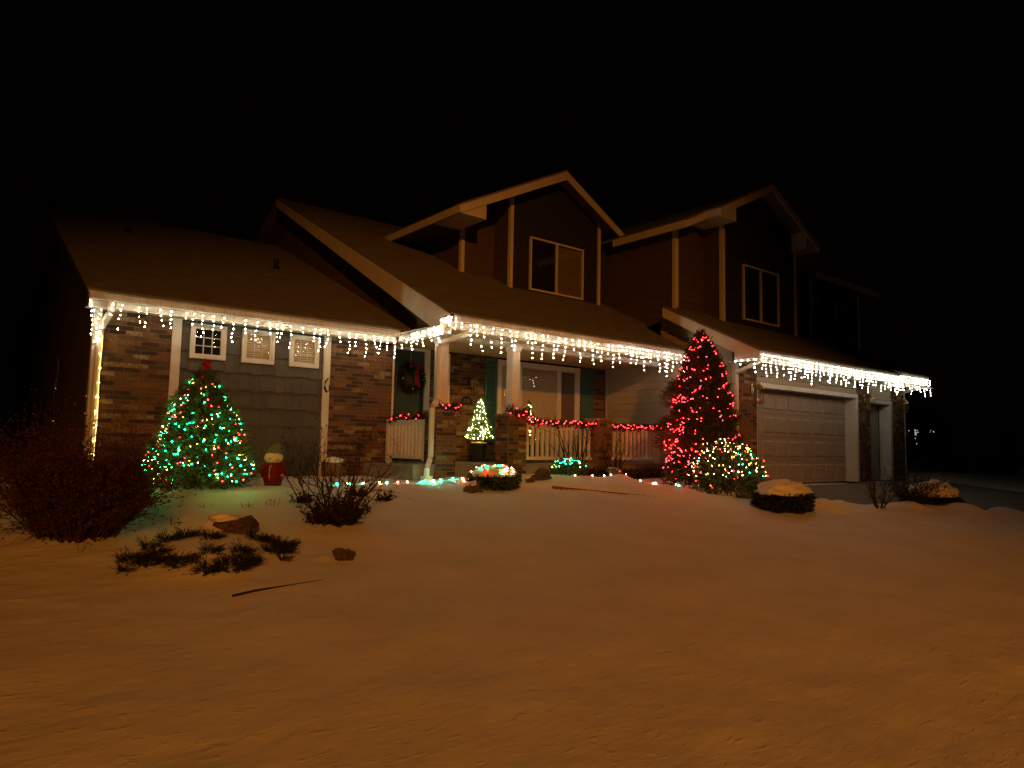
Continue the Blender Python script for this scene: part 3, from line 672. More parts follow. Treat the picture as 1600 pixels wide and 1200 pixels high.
# house number plaque: arched top
m = MB(); cx, cz, w_, h_ = 9.85, .93, .20, .21
arc = [(cx-w_, cz-.05)] + [(cx+w_*math.cos(math.pi-math.pi*k/14), cz-.05+.03+h_*math.sin(math.pi*k/14)) for k in range(15)] + [(cx+w_, cz-.05)]
m.prism(arc, 'y', YB-.016, YB-.04); pq = m.build('house_number_plaque', 'plaque', H)
rim = MB(); rim.tube([(x, YB-.042, z) for x, z in arc]+[(arc[0][0], YB-.042, arc[0][1])], .009, 4); rim.build('plaque_rim', 'plaque_letter', pq)
SEG = {'1': 'bc', '8': 'abcdefg', '0': 'abcdef'}
def digit(ch, x, z, w, h, y, mb, t=.009):
    s = {'a': (x, x+w, z+h-t, z+h), 'g': (x, x+w, z+h/2-t/2, z+h/2+t/2), 'd': (x, x+w, z, z+t), 'f': (x, x+t, z+h/2, z+h), 'e': (x, x+t, z, z+h/2), 'b': (x+w-t, x+w, z+h/2, z+h), 'c': (x+w-t, x+w, z, z+h/2)}
    if ch == '1': mb.box(x+w/2-t/2, x+w/2+t/2, y, y+.006, z, z+h); return
    for k in SEG[ch]: a, b, c, d_ = s[k]; mb.box(a, b, y, y+.006, c, d_)
dg = MB()
for i, ch in enumerate('1118'): digit(ch, cx-.085+i*.044, cz+.02, .032, .085, YB-.048, dg)
dg.build('plaque_digits', 'plaque_letter', pq)
# wall lanterns
def lantern(x, y, z, s=1.0, lab=None):
    m = MB(); m.box(x-.04*s, x+.04*s, y-.02, y+.0, z+.02*s, z+.20*s); m.tube([(x, y-.02, z+.16*s), (x, y-.10*s, z+.24*s), (x, y-.16*s, z+.20*s)], .010*s, 6); o = m.build('wall_lantern', 'brass', H)
    if lab: o['label'] = lab
    c = (x, y-.16*s, z)
    m = MB(); m.lathe([(.095*s, .10*s), (.09*s, .115*s), (.03*s, .18*s), (.015*s, .215*s)], c, 8); m.lathe([(.055*s, -.16*s), (.07*s, -.15*s), (.05*s, -.14*s)], c, 8)
    for k in range(4):
        t = math.pi/2*k+math.pi/4; m.tube([(c[0]+.085*s*math.cos(t), c[1]+.085*s*math.sin(t), c[2]+.10*s), (c[0]+.055*s*math.cos(t), c[1]+.055*s*math.sin(t), c[2]-.15*s)], .006*s, 4)
    m.build('lantern_cage', 'brass', o)
    m = MB(); m.lathe([(.052*s, -.14*s), (.078*s, .10*s)], c, 8); m.build('lantern_glass', 'glass', o)
lantern(10.02, YB-.01, 1.32, .95, 'unlit brass lantern beside the teal shutter')
lantern(15.36, YF-.01, 1.28, 1.35, 'large unlit brass lantern left of the garage door')
lantern(21.30, YF-.01, 1.38, 1.2, 'unlit brass lantern on the pier between the garage doors')
lantern(23.78, YF-.01, 1.38, 1.1, 'unlit brass lantern on the far right pier')

# -- bricks: the 300 that show largest one by one, the rest joined per wall
BR.sort(key=lambda b: (b[0][0]**2+b[0][1]**2)*(4 if b[1][0] < .05 else 1) + (80 if b[0][2] < -.55 else 0))
MC = {}
def unit_brick(sz, mat):
    key = (round(sz[0], 3), round(sz[1], 3), round(sz[2], 3), mat)
    if key not in MC:
        m = MB(); x, y, z = sz[0]/2, sz[1]/2, sz[2]/2; m.box(-x, x, -y, y, -z, z)
        me = bpy.data.meshes.new('brick'); me.from_pydata(m.v, [], m.f); me.materials.append(MT[mat]); MC[key] = me
    return MC[key]
for cen, sz, part in BR[:300]:
    o = bpy.data.objects.new('brick', unit_brick(sz, R_.choice(BM))); COL.objects.link(o); o.parent = part; o.location = Vector(cen)-wl(part)
rest = {}
for cen, sz, part in BR[300:]: rest.setdefault(part, []).append((cen, sz))
for part, lst in rest.items():
    m = MB(); names = ['brick_brown', 'brick_red', 'brick_dark', 'brick_black', 'brick_pale']
    for cen, sz in lst:
        m.box(cen[0]-sz[0]/2, cen[0]+sz[0]/2, cen[1]-sz[1]/2, cen[1]+sz[1]/2, cen[2]-sz[2]/2, cen[2]+sz[2]/2, names.index(R_.choice(BM)))
    m.build('brickwork', names, part, kind='stuff')

# ------------------------------------------------------------------ icicle lights
def icicle(name, label, path, step, pattern, mat='bulb_white', gap=.083, jitter=1.0, r=.0125, first=.06, rise=0):
    """path: list of points; drops of light hang from it"""
    P = [Vector(p) for p in path]; t = thing(name, label, 'string lights', tuple(P[0]), 'icicle light strings along the eaves')
    m = MB(); m.tube(P, .004, 4); m.build('cable', 'wire', t)
    k = 0; segs = list(zip(P, P[1:])); carry = step*.5
    for a, b in segs:
        L = (b-a).length; s = carry
        while s < L:
            q = a+(b-a)*(s/L); n = pattern[k % len(pattern)]; k += 1
            if R_.random() < .3: n = max(2, n+R_.choice((-1, -1, 1)))
            mb = MB(); pts = [q]; dx = R_.uniform(-.25, .25)*jitter; cur = q+Vector((0, -.004, -first)); d = (b-a).normalized()
            bl = []
            for j in range(n):
                bl.append(cur.copy()); pts.append(cur.copy())
                dx = dx*.5+R_.uniform(-.42, .42)*jitter*(1.5 if j == n-2 else 1)
                cur = cur+d*(dx*gap*.6)+Vector((0, R_.uniform(-.012, .012), -gap*R_.uniform(.8, 1.12)))
            mb.tube(pts, .0022, 3, 0, cap=False)
            for j, c in enumerate(bl):
                if R_.random() < .05: continue
                dd = Vector((R_.uniform(-.3, .3), R_.uniform(-.3, .3), 1)); mb.octa(c, r*R_.uniform(.85, 1.1), r*1.6, dd, 1)
            mb.build('icicle_strand', ['wire', mat], t)
            s += step*R_.uniform(.62, 1.38)
        carry = s-L
    return t
icicle('icicle_lights', 'white icicle lights hanging along the gutter of the left wing', [(1.98, YL-.02, 2.27), (7.30, YL-.02, 2.26)], .185, [4, 6, 4, 5, 4, 6, 3, 4, 6, 5, 3, 6], 'bulb_white', gap=.082, first=.17, r=.0085)
icicle('icicle_lights', 'white icicle lights bunched on the white beam at the porch corner', [(7.30, 12.72, 2.17), (7.30, 11.10, 2.24)], .15, [4, 3, 5, 3, 4, 5, 3], 'bulb_white', gap=.075, r=.0080)
icicle('icicle_lights', 'short bright clump of icicle lights at the foot of the sloping rake board', [(7.34, 11.30, 2.36), (7.36, 10.98, 2.40), (7.70, 10.96, 2.38)], .12, [4, 3, 5, 3], 'bulb_white', gap=.07, r=.0075)
icicle('icicle_lights', 'white icicle lights hanging along the porch gutter', [(7.78, YE-.02, 2.385), (12.0, YE-.02, 2.39)], .175, [5, 3, 6, 4, 6, 4, 5, 3, 6, 3], 'bulb_white', gap=.095, first=.14, r=.0088)
icicle('icicle_lights', 'denser bright icicle lights at the right end of the porch gutter beside the red tree', [(12.0, YE-.03, 2.39), (14.66, YE-.03, 2.39)], .14, [5, 3, 4, 6, 3, 5, 4, 6], 'bulb_white_bright', gap=.095, r=.0088, first=.12)
icicle('icicle_lights', 'few icicle lights along the foot of the garage side eave behind the red tree top', [(14.36, 9.50, 2.06), (14.36, 8.86, 2.06)], .15, [1, 2, 1, 4], 'bulb_white_bright', gap=.10, r=.0125)
icicle('icicle_lights', 'dense bright icicle lights along the gutter above the wide garage door', [(14.46, YGE-.03, 2.21), (20.0, YGE-.03, 2.21)], .145, [5, 7, 4, 6, 7, 4, 6, 5, 7], 'bulb_white_bright', gap=.080, r=.0090, first=.09)
icicle('icicle_lights', 'tangled icicle lights above the small garage door and far right pier', [(20.0, YGE-.03, 2.21), (21.95, YGE-.04, 2.21), (22.05, 9.10, 2.33), (24.80, 9.10, 2.35), (24.86, 9.5, 2.38)], .15, [5, 6, 4, 7, 3, 6], 'bulb_white_bright', gap=.085, r=.0092, first=.08)
# the bunch at the left corner and the run down the downspout
t = thing('icicle_lights', 'loose bunch of white lights dangling at the far left corner of the roof', 'string lights', (1.80, 12.95, 2.1), 'icicle light strings along the eaves')
for k in (0, 3, 5, 8):
    q = Vector((1.74+.05*k*.75, 12.84+.03*k, 2.20-.02*k)); pts = [q]; mb = MB(); n = [4, 6, 3, 7, 5, 8, 6, 9, 7][k]
    tgx = 1.90 if k > 3 else 1.80
    cur = q.copy(); bl = []
    for j in range(n):
        cur = cur+Vector(((tgx-cur.x)*.2+R_.uniform(-.02, .02), (13.1-cur.y)*.15, -.075)); pts.append(cur.copy()); bl.append(cur.copy())
    mb.tube(pts, .0022, 3, 0, cap=False)
    for c in bl: mb.octa(c, .0075, .013, (R_.uniform(-.4, .4), 0, 1), 1)
    mb.build('icicle_strand', ['wire', 'bulb_white'], t)
t = thing('downspout_lights', 'yellowish light string running down the leftmost downspout', 'string lights', (1.98, 13.14, 1.6))
mb = MB(); wv = MB(); pts = [(1.985+.006*math.sin(z*5), 13.128, z) for z in np.arange(1.62, -.75, -.06)]; wv.tube([(a+.012, b-.0, c) for a, b, c in pts], .0055, 5); wv.build('rope_light', 'rope_yellow', t)
for z in np.arange(1.55, -.7, -.235): mb.octa((1.99+R_.uniform(-.01, .01), 13.125, z), .007, .013)
mb.build('bulb', 'bulb_yellow', t, kind='stuff')
# faint wires and a few bulbs hanging left of the corner
t = thing('hanging_lights', 'few sparse bulbs on a thin dangling wire left of the house corner', 'string lights', (1.2, 13.4, 1.0))
mb = MB()
for x, zz in ((1.85, (.62, .34, -.15)), (1.42, (.72, .2))):
    mb.tube([(x+.02*math.sin(k), 13.28, 1.2-k*.12) for k in range(14)], .003, 3, 0)
    for z in zz: mb.octa((x, 13.28, z), .0035, .006, m=1)
mb.build('cable', ['wire', 'rope_yellow'], t)

# ------------------------------------------------------------------ vegetation helpers
def tri_needle(mb, p, d, L, w, m=None):
    s = d.cross(Vector((R_.uniform(-1, 1), R_.uniform(-1, 1), R_.uniform(-1, 1))))
    s = s.normalized() if s.length > 1e-6 else Vector((1, 0, 0))
    mb.add([tuple(p-s*w), tuple(p+s*w), tuple(p+d*L)], [(0, 1, 2)], m)
def sprig(mb, p, d, L, n, nl, w, m=None, spread=.9):
    d = d.normalized()
    for k in range(n):
        t = (k+.5)/n; q = p+d*(L*t)
        r = Vector((R_.gauss(0, 1), R_.gauss(0, 1), R_.gauss(0, 1))).normalized()
        nd = (d*.75+r*spread).normalized(); tri_needle(mb, q, nd, nl*R_.uniform(.7, 1.2), w, m)
def prof_lerp(pr, t):
    for (a, ra), (b, rb) in zip(pr, pr[1:]):
        if t <= b: return ra+(rb-ra)*(t-a)/(b-a)
    return pr[-1][1]
def conifer(cx, cy, z0, h, rad, pr, n, parent, mats, L=.14, nn=12, nl=.05, w=.004, lean=(0, 0), rag=.18, inner=.45, up=.15, smin=.7, lump=.22):
    mb = MB(); br = MB()
    pts = []
    for _ in range(n):
        while True:
            t = R_.random(); rr = prof_lerp(pr, t)
            if R_.random() < rr+.05: break
        a = R_.uniform(0, 2*math.pi)
        bump = 1+lump*mn.noise((math.cos(a)*1.6+cx, math.sin(a)*1.6+cy, t*h*3.0))+rag*.5*mn.noise((math.cos(a)*5, math.sin(a)*5, t*h*9))
        k = smin+(1-smin)*R_.random()**.5 if R_.random() > inner*.5 else R_.uniform(.3, .8)
        r = rad*rr*bump*k
        c = Vector((cx+lean[0]*t*h+r*math.cos(a), cy+lean[1]*t*h+r*math.sin(a), z0+t*h))
        d = Vector((math.cos(a), math.sin(a), up+R_.uniform(-.35, .35)+(1.2 if t > .93 else 0)))
        sprig(mb, c-d.normalized()*L*.5, d, L*R_.uniform(.6, 1.2), nn, nl, w, R_.randrange(len(mats)))
        if k > .8 and len(pts) < 9000: pts.append((t, a, r, c+d.normalized()*L*.35))
    return mb, pts
def string_on(name, label, cat, loc, pts, mats_n, r=.011, group=None, h=None, parent=None):
    t = thing(name, label, cat, loc, group)
    for mat, ps in mats_n.items():
        mb = MB()
        for p in ps: mb.octa(p, r*R_.uniform(.85, 1.15), (h or r*1.5), (R_.uniform(-1, 1), R_.uniform(-1, 1), R_.uniform(-1, 1)))
        if ps: mb.build('bulb', mat, t, kind='stuff')
    return t
def surf_pt(cx, cy, z0, h, rad, pr, t, a, lean=(0, 0), k=1.03, lump=.22):
    b = 1+lump*mn.noise((math.cos(a)*1.6+cx, math.sin(a)*1.6+cy, t*h*3.0))
    r = rad*prof_lerp(pr, t)*b*k
    return Vector((cx+lean[0]*t*h+r*math.cos(a), cy+lean[1]*t*h+r*math.sin(a), z0+t*h))
def toward_cam(a, cx, cy):
    va = math.atan2(-cy, -cx); return math.cos(a-va)

# -- big spruce at the left with multicolour lights
SX, SY = 2.95, 10.72; sz = gz(SX, SY)-.02; SH = 1.66; SR = .73
SPR = [(0, .84), (.07, .96), (.15, 1.0), (.30, .90), (.51, .74), (.73, .50), (.88, .30), (.95, .18), (1.0, .04)]
T = thing('spruce_tree', 'rounded cone-shaped spruce covered in green, red and white lights with red star', 'christmas tree', (SX, SY, sz))
mb, pts = conifer(SX, SY, sz+.03, SH, SR, SPR, 7000, T, ['needle_green', 'needle_green'], L=.14, nn=13, nl=.042, w=.0055, rag=.6, lump=.22)
mb.build('crown', ['needle_green', 'needle_dark'], T)
m = MB(); m.tube([(SX, SY, sz-.1), (SX, SY, sz+SH*.6), (SX+.01, SY, sz+SH)], [.05, .03, .008], 7)
for k in range(60):
    t = R_.uniform(.05, .9); a = R_.uniform(0, 6.28); r = SR*prof_lerp(SPR, t)*.85; m.tube([(SX, SY, sz+t*SH), (SX+r*math.cos(a), SY+r*math.sin(a), sz+t*SH+.03)], [.012, .004], 4)
m.build('trunk', 'bark', T)
bl = {'bulb_green': [], 'bulb_red': [], 'bulb_amber': [], 'bulb_warm': []}
turns = 13; N = 470
for k in range(N):
    u = (k+.5)/N; t = 1-(1-u)**.5*.0-0; t = 1-u**.62
    t = max(.04, min(.97, t*.93+.04)); a = turns*2*math.pi*(1-t)**.9*1.15+R_.uniform(-2.5, 2.5)
    if toward_cam(a, SX, SY) < -.3: continue
    p = surf_pt(SX, SY, sz+.03, SH, SR, SPR, min(.97, max(.04, t+R_.uniform(-.05, .05))), a, k=R_.uniform(.88, 1.06))
    c = R_.choices(['bulb_green', 'bulb_red', 'bulb_amber', 'bulb_warm'], [44, 26, 17, 13])[0]; bl[c].append(p)
string_on('tree_lights', 'green, red and white light string wound round the left spruce', 'string lights', (SX, SY, sz), None, bl, r=.0066)
# star
m = MB(); sc = Vector((SX+.02, SY-.03, sz+SH+.12)); pts_ = []
rt_ = Vector((c_, -s_, 0))
for k in range(10):
    a = math.pi/2+k*math.pi/5+.25; r = .105 if k % 2 == 0 else .042; pts_.append(sc+rt_*(r*math.cos(a))+Vector((0, 0, r*math.sin(a))))
fo = Vector((-s_, -c_, 0))*.03
vs = [tuple(p) for p in pts_]+[tuple(sc+fo), tuple(sc-fo)]
m.add(vs, [(k, (k+1) % 10, 10) for k in range(10)]+[((k+1) % 10, k, 11) for k in range(10)])
st = tag(m.build('tree_star', 'red_gloss'), 'red five-pointed star on the tip of the left spruce', 'star')
m = MB(); m.tube([tuple(sc-Vector((0, 0, .06))), tuple(sc-Vector((0, 0, .16)))], .008, 5); m.build('star_stem', 'red_gloss', st)

# -- tall red-lit juniper beside the garage
JX, JY = 13.55, 9.62; jz = gz(JX, JY)-.03; JH = 3.42; JR = .75
JPR = [(0, .93), (.12, 1.0), (.35, .93), (.55, .80), (.7, .66), (.82, .50), (.92, .27), (1, .04)]
T = thing('juniper_tree', 'tall leaning conifer wrapped in red lights at the corner of the garage', 'tree', (JX, JY, jz))
lean = (-.075, .0)
mb, _ = conifer(JX, JY, jz+.05, JH, JR, JPR, 12500, T, ['needle_juniper', 'needle_dark'], L=.13, nn=10, nl=.045, w=.010, lean=lean, rag=.5, up=.5)
for cx_, cy_, cz_, r_ in ((12.62, 9.95, .95, .28), (12.52, 9.95, .62, .26), (12.70, 9.9, 1.05, .22), (12.75, 9.95, 1.62, .26), (12.85, 9.9, 1.85, .2)):
    for _ in range(260):
        a, b = R_.uniform(0, 6.28), math.acos(R_.uniform(-1, 1)); rr = r_*R_.random()**.4
        c = Vector((cx_+rr*math.cos(a)*math.sin(b), cy_+rr*math.sin(a)*math.sin(b), cz_-jz-.95+jz+.95-.55+rr*math.cos(b)*.8)); sprig(mb, c, c-Vector((13.2, 9.8, cz_-.6)), .12, 9, .045, .005, 0)
mb.build('crown', ['needle_juniper', 'needle_dark'], T)
m = MB(); m.tube([(JX, JY, jz-.1), (JX+lean[0]*2, JY, jz+2), (JX+lean[0]*JH, JY, jz+JH)], [.09, .05, .01], 7)
for cx_, cz_ in ((12.62, .45), (12.52, .1), (12.75, 1.1)): m.tube([(JX-.1, JY+.1, cz_-.35), (cx_, 9.95, cz_)], [.03, .01], 5)
m.build('trunk', 'bark', T)
ps = []
N = 520
for k in range(N):
    t = (k+.5)/N; a = 15*2*math.pi*t+R_.uniform(-.5, .5)
    if mn.noise((math.cos(a)*1.5, math.sin(a)*1.5, t*7)) > .30: continue
    if toward_cam(a, JX, JY) < -.25: continue
    ps.append(surf_pt(JX, JY, jz+.05, JH, JR, JPR, max(.02, min(.985, t+.035*math.sin(a*1.0+1)+R_.uniform(-.016, .016))), a, lean, k=R_.uniform(.93, 1.10)))
for cx_, cy_, cz_, r_ in ((12.58, 9.9, .36, .25), (12.50, 9.9, .03, .24), (12.75, 9.9, 1.05, .2)):
    for _ in range(17): ps.append(Vector((cx_+R_.uniform(-r_, r_), cy_-.12+R_.uniform(-.1, .1), cz_+R_.uniform(-.5, .5)*r_)))
string_on('tree_lights', 'red light string wrapped round the tall leaning conifer', 'string lights', (JX, JY, jz), None, {'bulb_redtree': ps}, r=.0068)
# -- low red-lit spreading bush at its left foot
def bush(name, label, cat, x, y, rx, ry, h, n, mats, L=.10, nn=9, nl=.042, w=.010, group=None, up=.3, zoff=0, zmax=1):
    z = gz(x, y)-.03+zoff; T = thing(name, label, cat, (x, y, z), group); mb = MB()
    for _ in range(n):
        a = R_.uniform(0, 6.28); b = math.acos(R_.uniform(-.75, zmax)); k = 1+.22*mn.noise((math.cos(a)*2+x, math.sin(a)*2+y, b*2)); rr = (R_.random()**.25)*k
        d = Vector((math.cos(a)*math.sin(b), math.sin(a)*math.sin(b), math.cos(b)))
        c = Vector((x+rx*d.x*rr, y+ry*d.y*rr, z+max(0.0, .38*h+.62*h*d.z*rr)))
        sprig(mb, c, d+Vector((0, 0, up)), L*R_.uniform(.6, 1.2), nn, nl, w, R_.randrange(len(mats)))
    mb.build('foliage', mats, T)
    st = MB()
    for k in range(14):
        a = k*.45+R_.random(); st.tube([(x, y, z-.05), (x+rx*.4*math.cos(a), y+ry*.4*math.sin(a), z+h*.35), (x+rx*.75*math.cos(a), y+ry*.75*math.sin(a), z+h*.7)], [.012, .008, .003], 4)
    st.build('stem', 'bark', T); return T, z
def bush_lights(name, label, x, y, z, rx, ry, h, n, wts, r=.011, front=True):
    bl = {}; k = 0
    while k < n:
        a = R_.uniform(0, 6.28); b = math.acos(R_.uniform(.0, 1)); d = Vector((math.cos(a)*math.sin(b), math.sin(a)*math.sin(b), math.cos(b)))
        if front and d.dot(Vector((-s_, -c_, .5))) < -.1: continue
        kk = 1+.22*mn.noise((math.cos(a)*2+x, math.sin(a)*2+y, b*2)); rr = 1.08*kk*R_.uniform(.94, 1.04)
        p = Vector((x+rx*d.x*rr, y+ry*d.y*rr, z+.38*h+.66*h*d.z*rr)); k += 1
        c = R_.choices(list(wts), list(wts.values()))[0]; bl.setdefault(c, []).append(p)
    return string_on(name, label, 'string lights', (x, y, z), None, bl, r=r)
T, z = bush('spreading_bush', 'low dark bush glowing red at the left foot of the red-lit tree', 'bush', 12.75, 9.55, .62, .45, .72, 900, ['leaf_red', 'needle_dark'], up=.6)
bush_lights('bush_lights', 'red light string on the low bush at the foot of the red-lit tree', 12.75, 9.55, z, .60, .45, .72, 60, {'bulb_redtree': 1}, r=.0068)
T, z = bush('rounded_bush', 'rounded dark bush with many white, green and red lights in front of the garage', 'bush', 13.05, 8.75, .80, .62, 1.04, 2400, ['needle_green', 'needle_dark'], up=.2)
bush_lights('bush_lights', 'mixed white, green and red lights over the rounded bush before the garage', 13.05, 8.75, z, .80, .62, 1.02, 135, {'bulb_warm': 45, 'bulb_green': 18, 'bulb_red': 17, 'bulb_amber': 20}, r=.0066)
T, z = bush('small_bush', 'small lit bush below the porch railing near the bare shrubs', 'bush', 10.15, 10.62, .36, .30, .34, 900, ['needle_fresh', 'needle_dark'], L=.07, nl=.025)
bush_lights('bush_lights', 'green, yellow and white lights on the small bush below the railing', 10.15, 10.62, z, .36, .30, .34, 30, {'bulb_green': 50, 'bulb_amber': 25, 'bulb_warm': 15, 'bulb_red': 10}, r=.0085)

def blob(name, mat, parent, c, r, seed, n=3, nz=.25, sc=2.0, zcut=None, smooth=True, flatten=None):
    bm = bmesh.new(); bmesh.ops.create_icosphere(bm, subdivisions=n, radius=1)
    for v in bm.verts:
        d = v.co.normalized(); k = 1+nz*mn.noise(d*sc+Vector((seed, seed*2.3, seed*.7)))+nz*.4*mn.noise(d*sc*3+Vector((seed, 5, 1)))
        v.co = Vector((d.x*r[0]*k, d.y*r[1]*k, d.z*r[2]*k))
        if zcut is not None and v.co.z < zcut: v.co.z = zcut+(v.co.z-zcut)*.06
    off = wl(parent); me = bpy.data.meshes.new(name)
    for v in bm.verts: v.co += Vector(c)-off
    if smooth:
        for f in bm.faces: f.smooth = True
    bm.to_mesh(me); bm.free(); me.materials.append(MT[mat]); o = bpy.data.objects.new(name, me); COL.objects.link(o); o.parent = parent; return o

# -- shrubs with a cap of snow
def capped(label, x, y, rx, ry, h, n=1500, seed=1, mats=('leaf_dark', 'needle_dark'), capk=.80):
    T, z = bush('snowy_shrub', label, 'shrub', x, y, rx, ry, h, int(n*1.5), list(mats), L=.08, nn=8, nl=.035, w=.010, up=.0, zmax=.42, group='clipped shrubs under caps of snow')
    o = blob('snow_cap', 'snow_cap', T, (x, y, z+h*.62), (rx*.94, ry*.94, h*.50), seed, 4, .26, 2.6, zcut=0.0)
    return T, z
capped('dark clipped shrub under a thick snow cap, nearest to the garage door', 12.25, 7.05, .58, .46, .50, 1900, 3)
capped('dark shrub under a snow cap at the right, behind bare twigs', 17.0, 6.25, .72, .5, .60, 1900, 5)
T, z = capped('flat round shrub with glowing snow cap in front of the potted tree', 7.75, 10.02, .46, .36, .37, 1200, 8, ('leaf_dark', 'needle_green'))
bl = {'bulb_green': [], 'bulb_red': [], 'bulb_amber': [], 'bulb_warm': []}
for k in range(30):
    a = R_.uniform(2.2, 6.5); rr = R_.uniform(.35, 1.06); zt = z+.37*.66+.17*math.sqrt(max(0, 1-min(1, rr)**2)) + (.015 if rr < 1 else -.08)
    bl[R_.choices(list(bl), [14, 7, 5, 7])[0]].append(Vector((7.75+.47*rr*math.cos(a), 10.02+.37*rr*math.sin(a), zt)))
string_on('bush_lights', 'coloured light string half buried in the snow cap of the flat round shrub', 'string lights', (7.75, 10.02, z), None, bl, r=.0085)

# -- ground string of coloured lights half sunk in the snow
t = thing('ground_lights', 'coloured light string half buried in the snow along the front of the porch', 'string lights', (7, 10.7, -.7))
gl = {'bulb_snow_green': [(5.15, 10.85), (5.42, 10.95), (5.62, 10.85), (6.02, 10.75), (6.62, 10.62), (6.75, 10.72), (6.82, 10.55), (7.08, 10.70), (7.32, 10.66), (11.75, 10.05), (12.50, 9.62)],
      'bulb_snow_warm': [(5.3, 10.8), (5.86, 10.72), (6.92, 10.68), (10.95, 10.35), (12.02, 9.85), (12.45, 9.66), (12.95, 9.42)],
      'bulb_snow_red': [(5.7, 10.95), (6.2, 10.7), (7.45, 10.5), (10.6, 10.35), (11.35, 10.1), (12.08, 9.9), (13.2, 9.3)],
      'bulb_warm': [(6.1, 10.9), (6.45, 10.8), (7.5, 10.62), (10.05, 10.3), (11.1, 10.3), (11.95, 9.86)]}
allp = []
for mat, ps in gl.items():
    m = MB()
    for x, y in ps:
        p = Vector((x, y, gz(x, y)+.022)); allp.append(p); m.octa(p, .013, .02, (1, .2, .1))
    m.build('bulb', mat, t, kind='stuff')
for rng in (lambda p: p.x < 8, lambda p: p.x > 9):
    q = sorted([p for p in allp if rng(p)], key=lambda p: p.x); m = MB(); m.tube([tuple(p+Vector((0, 0, .002))) for p in q], .003, 3); m.build('cable', 'wire', t)

# -- bare and twiggy shrubs
def branch(mb, p, d, L, r, depth, leafm=None, bend=.25, kids=3, leaves=0, lm=1, ll=.02):
    n = 4; pts = [p]; rs = [r]; cur = p.copy(); dd = d.normalized()
    for i in range(n):
        dd = (dd+Vector((R_.gauss(0, 1), R_.gauss(0, 1), R_.gauss(0, 1)))*bend*.5+Vector((0, 0, .03))).normalized(); cur = cur+dd*(L/n); pts.append(cur.copy()); rs.append(r*(1-.6*(i+1)/n))
    mb.tube(pts, rs, 3 if r < .006 else 5, 0, cap=False)
    if depth > 0:
        for k in range(kids):
            i = R_.randrange(1, n+1); a = (dd+Vector((R_.gauss(0, .6), R_.gauss(0, .6), R_.gauss(0, .5)))).normalized(); branch(mb, pts[i], a, L*R_.uniform(.35, .65), rs[i]*.75, depth-1, leafm, bend, kids, leaves, lm, ll)
    for k in range(leaves):
        i = R_.randrange(1, n+1); nd = Vector((R_.gauss(0, 1), R_.gauss(0, 1), R_.gauss(0, 1))).normalized(); tri_needle(mb, pts[i], nd, ll*R_.uniform(.6, 1.4), ll*.35, lm)
def shrub(name, label, x, y, n, h, spread, r, depth, mats, kids=3, leaves=0, bend=.22, base=.08, ll=.02, tilt=None, cat='shrub', group=None):
    z = gz(x, y)-.04; T = thing(name, label, cat, (x, y, z), group); mb = MB()
    for k in range(n):
        a = R_.uniform(0, 6.28); q = R_.random()**.6; d = Vector((math.cos(a)*spread*q, math.sin(a)*spread*q, 1)).normalized()
        if tilt: d = (d+Vector(tilt)).normalized()
        b = base*R_.random()
        branch(mb, Vector((x+b*math.cos(a), y+b*math.sin(a), z)), d, h*R_.uniform(.55, .95), r*R_.uniform(.6, 1.1), depth, None, bend, kids, leaves, 1, ll)
    mb.build('branches', mats, T, kind='stuff'); return T
# large dark barberry at the left edge
shrub('barberry_bush', 'big dense dark red-brown bush at the left edge of the snowy lawn', 1.12, 7.95, 520, .84, .95, .0065, 2, ['barberry_twig', 'barberry_leaf'], kids=4, leaves=3, bend=.18, base=.34, ll=.022, cat='bush')
# rose bush in the middle
shrub('rose_bush', 'bare thorny rose bush spreading over the snow between spruce and steps', 3.78, 7.95, 20, 1.15, .85, .013, 2, ['twig_brown', 'leaf_dark'], kids=4, leaves=1, bend=.34, base=.18, ll=.03)
shrub('rose_foliage', 'dense dark leaves round the foot of the bare rose bush', 3.70, 7.80, 90, .30, 1.1, .005, 1, ['twig_brown', 'leaf_red'], kids=4, leaves=9, bend=.35, base=.24, ll=.032)
shrub('bare_shrub', 'tall bare shrub in front of the brick pillar of the railing', 10.75, 10.95, 16, 1.35, .55, .013, 2, ['twig_brown', 'leaf_dark'], kids=2, leaves=1, bend=.16, base=.12, ll=.02, tilt=(-.22, .1, 0))
shrub('bare_shrub', 'tall bare shrub before the right-hand section of the railing', 11.95, 10.95, 18, 1.35, .36, .013, 2, ['twig_brown', 'leaf_dark'], kids=2, leaves=1, bend=.16, base=.2, ll=.02)
shrub('bare_shrub', 'bare low shrub with thin twigs beside the driveway snow edge', 14.85, 6.45, 16, .8, .8, .011, 2, ['twig_brown', 'leaf_dark'], kids=3, leaves=1, bend=.22, base=.12, ll=.02)
shrub('twiggy_shrub', 'dark matted shrub between the bare twigs and the right snow-capped shrub', 15.85, 6.2, 60, .58, 1.0, .006, 2, ['twig_brown', 'leaf_dark'], kids=3, leaves=4, bend=.3, base=.3, ll=.03)
shrub('slender_shrub', 'thin upright pale-leaved shrub against the grey shingle wall', 5.15, 12.55, 26, .80, .38, .005, 1, ['twig_brown', 'leaf_olive'], kids=4, leaves=4, bend=.16, base=.25, ll=.03)
for i, (x, y, lab) in enumerate(((5.18, 9.35, 'small dark leafy clump poking out of the snow right of the rose bush'), (4.95, 9.7, 'small dark leafy clump behind the rose bush branches'), (3.95, 9.35, 'small brown twig clump on the snow left of the rose bush'))):
    shrub('snow_clump', lab, x, y, 30, .17, 1.3, .004, 1, ['twig_brown', 'leaf_dark'], kids=3, leaves=6, bend=.3, base=.06, ll=.028, cat='plant')
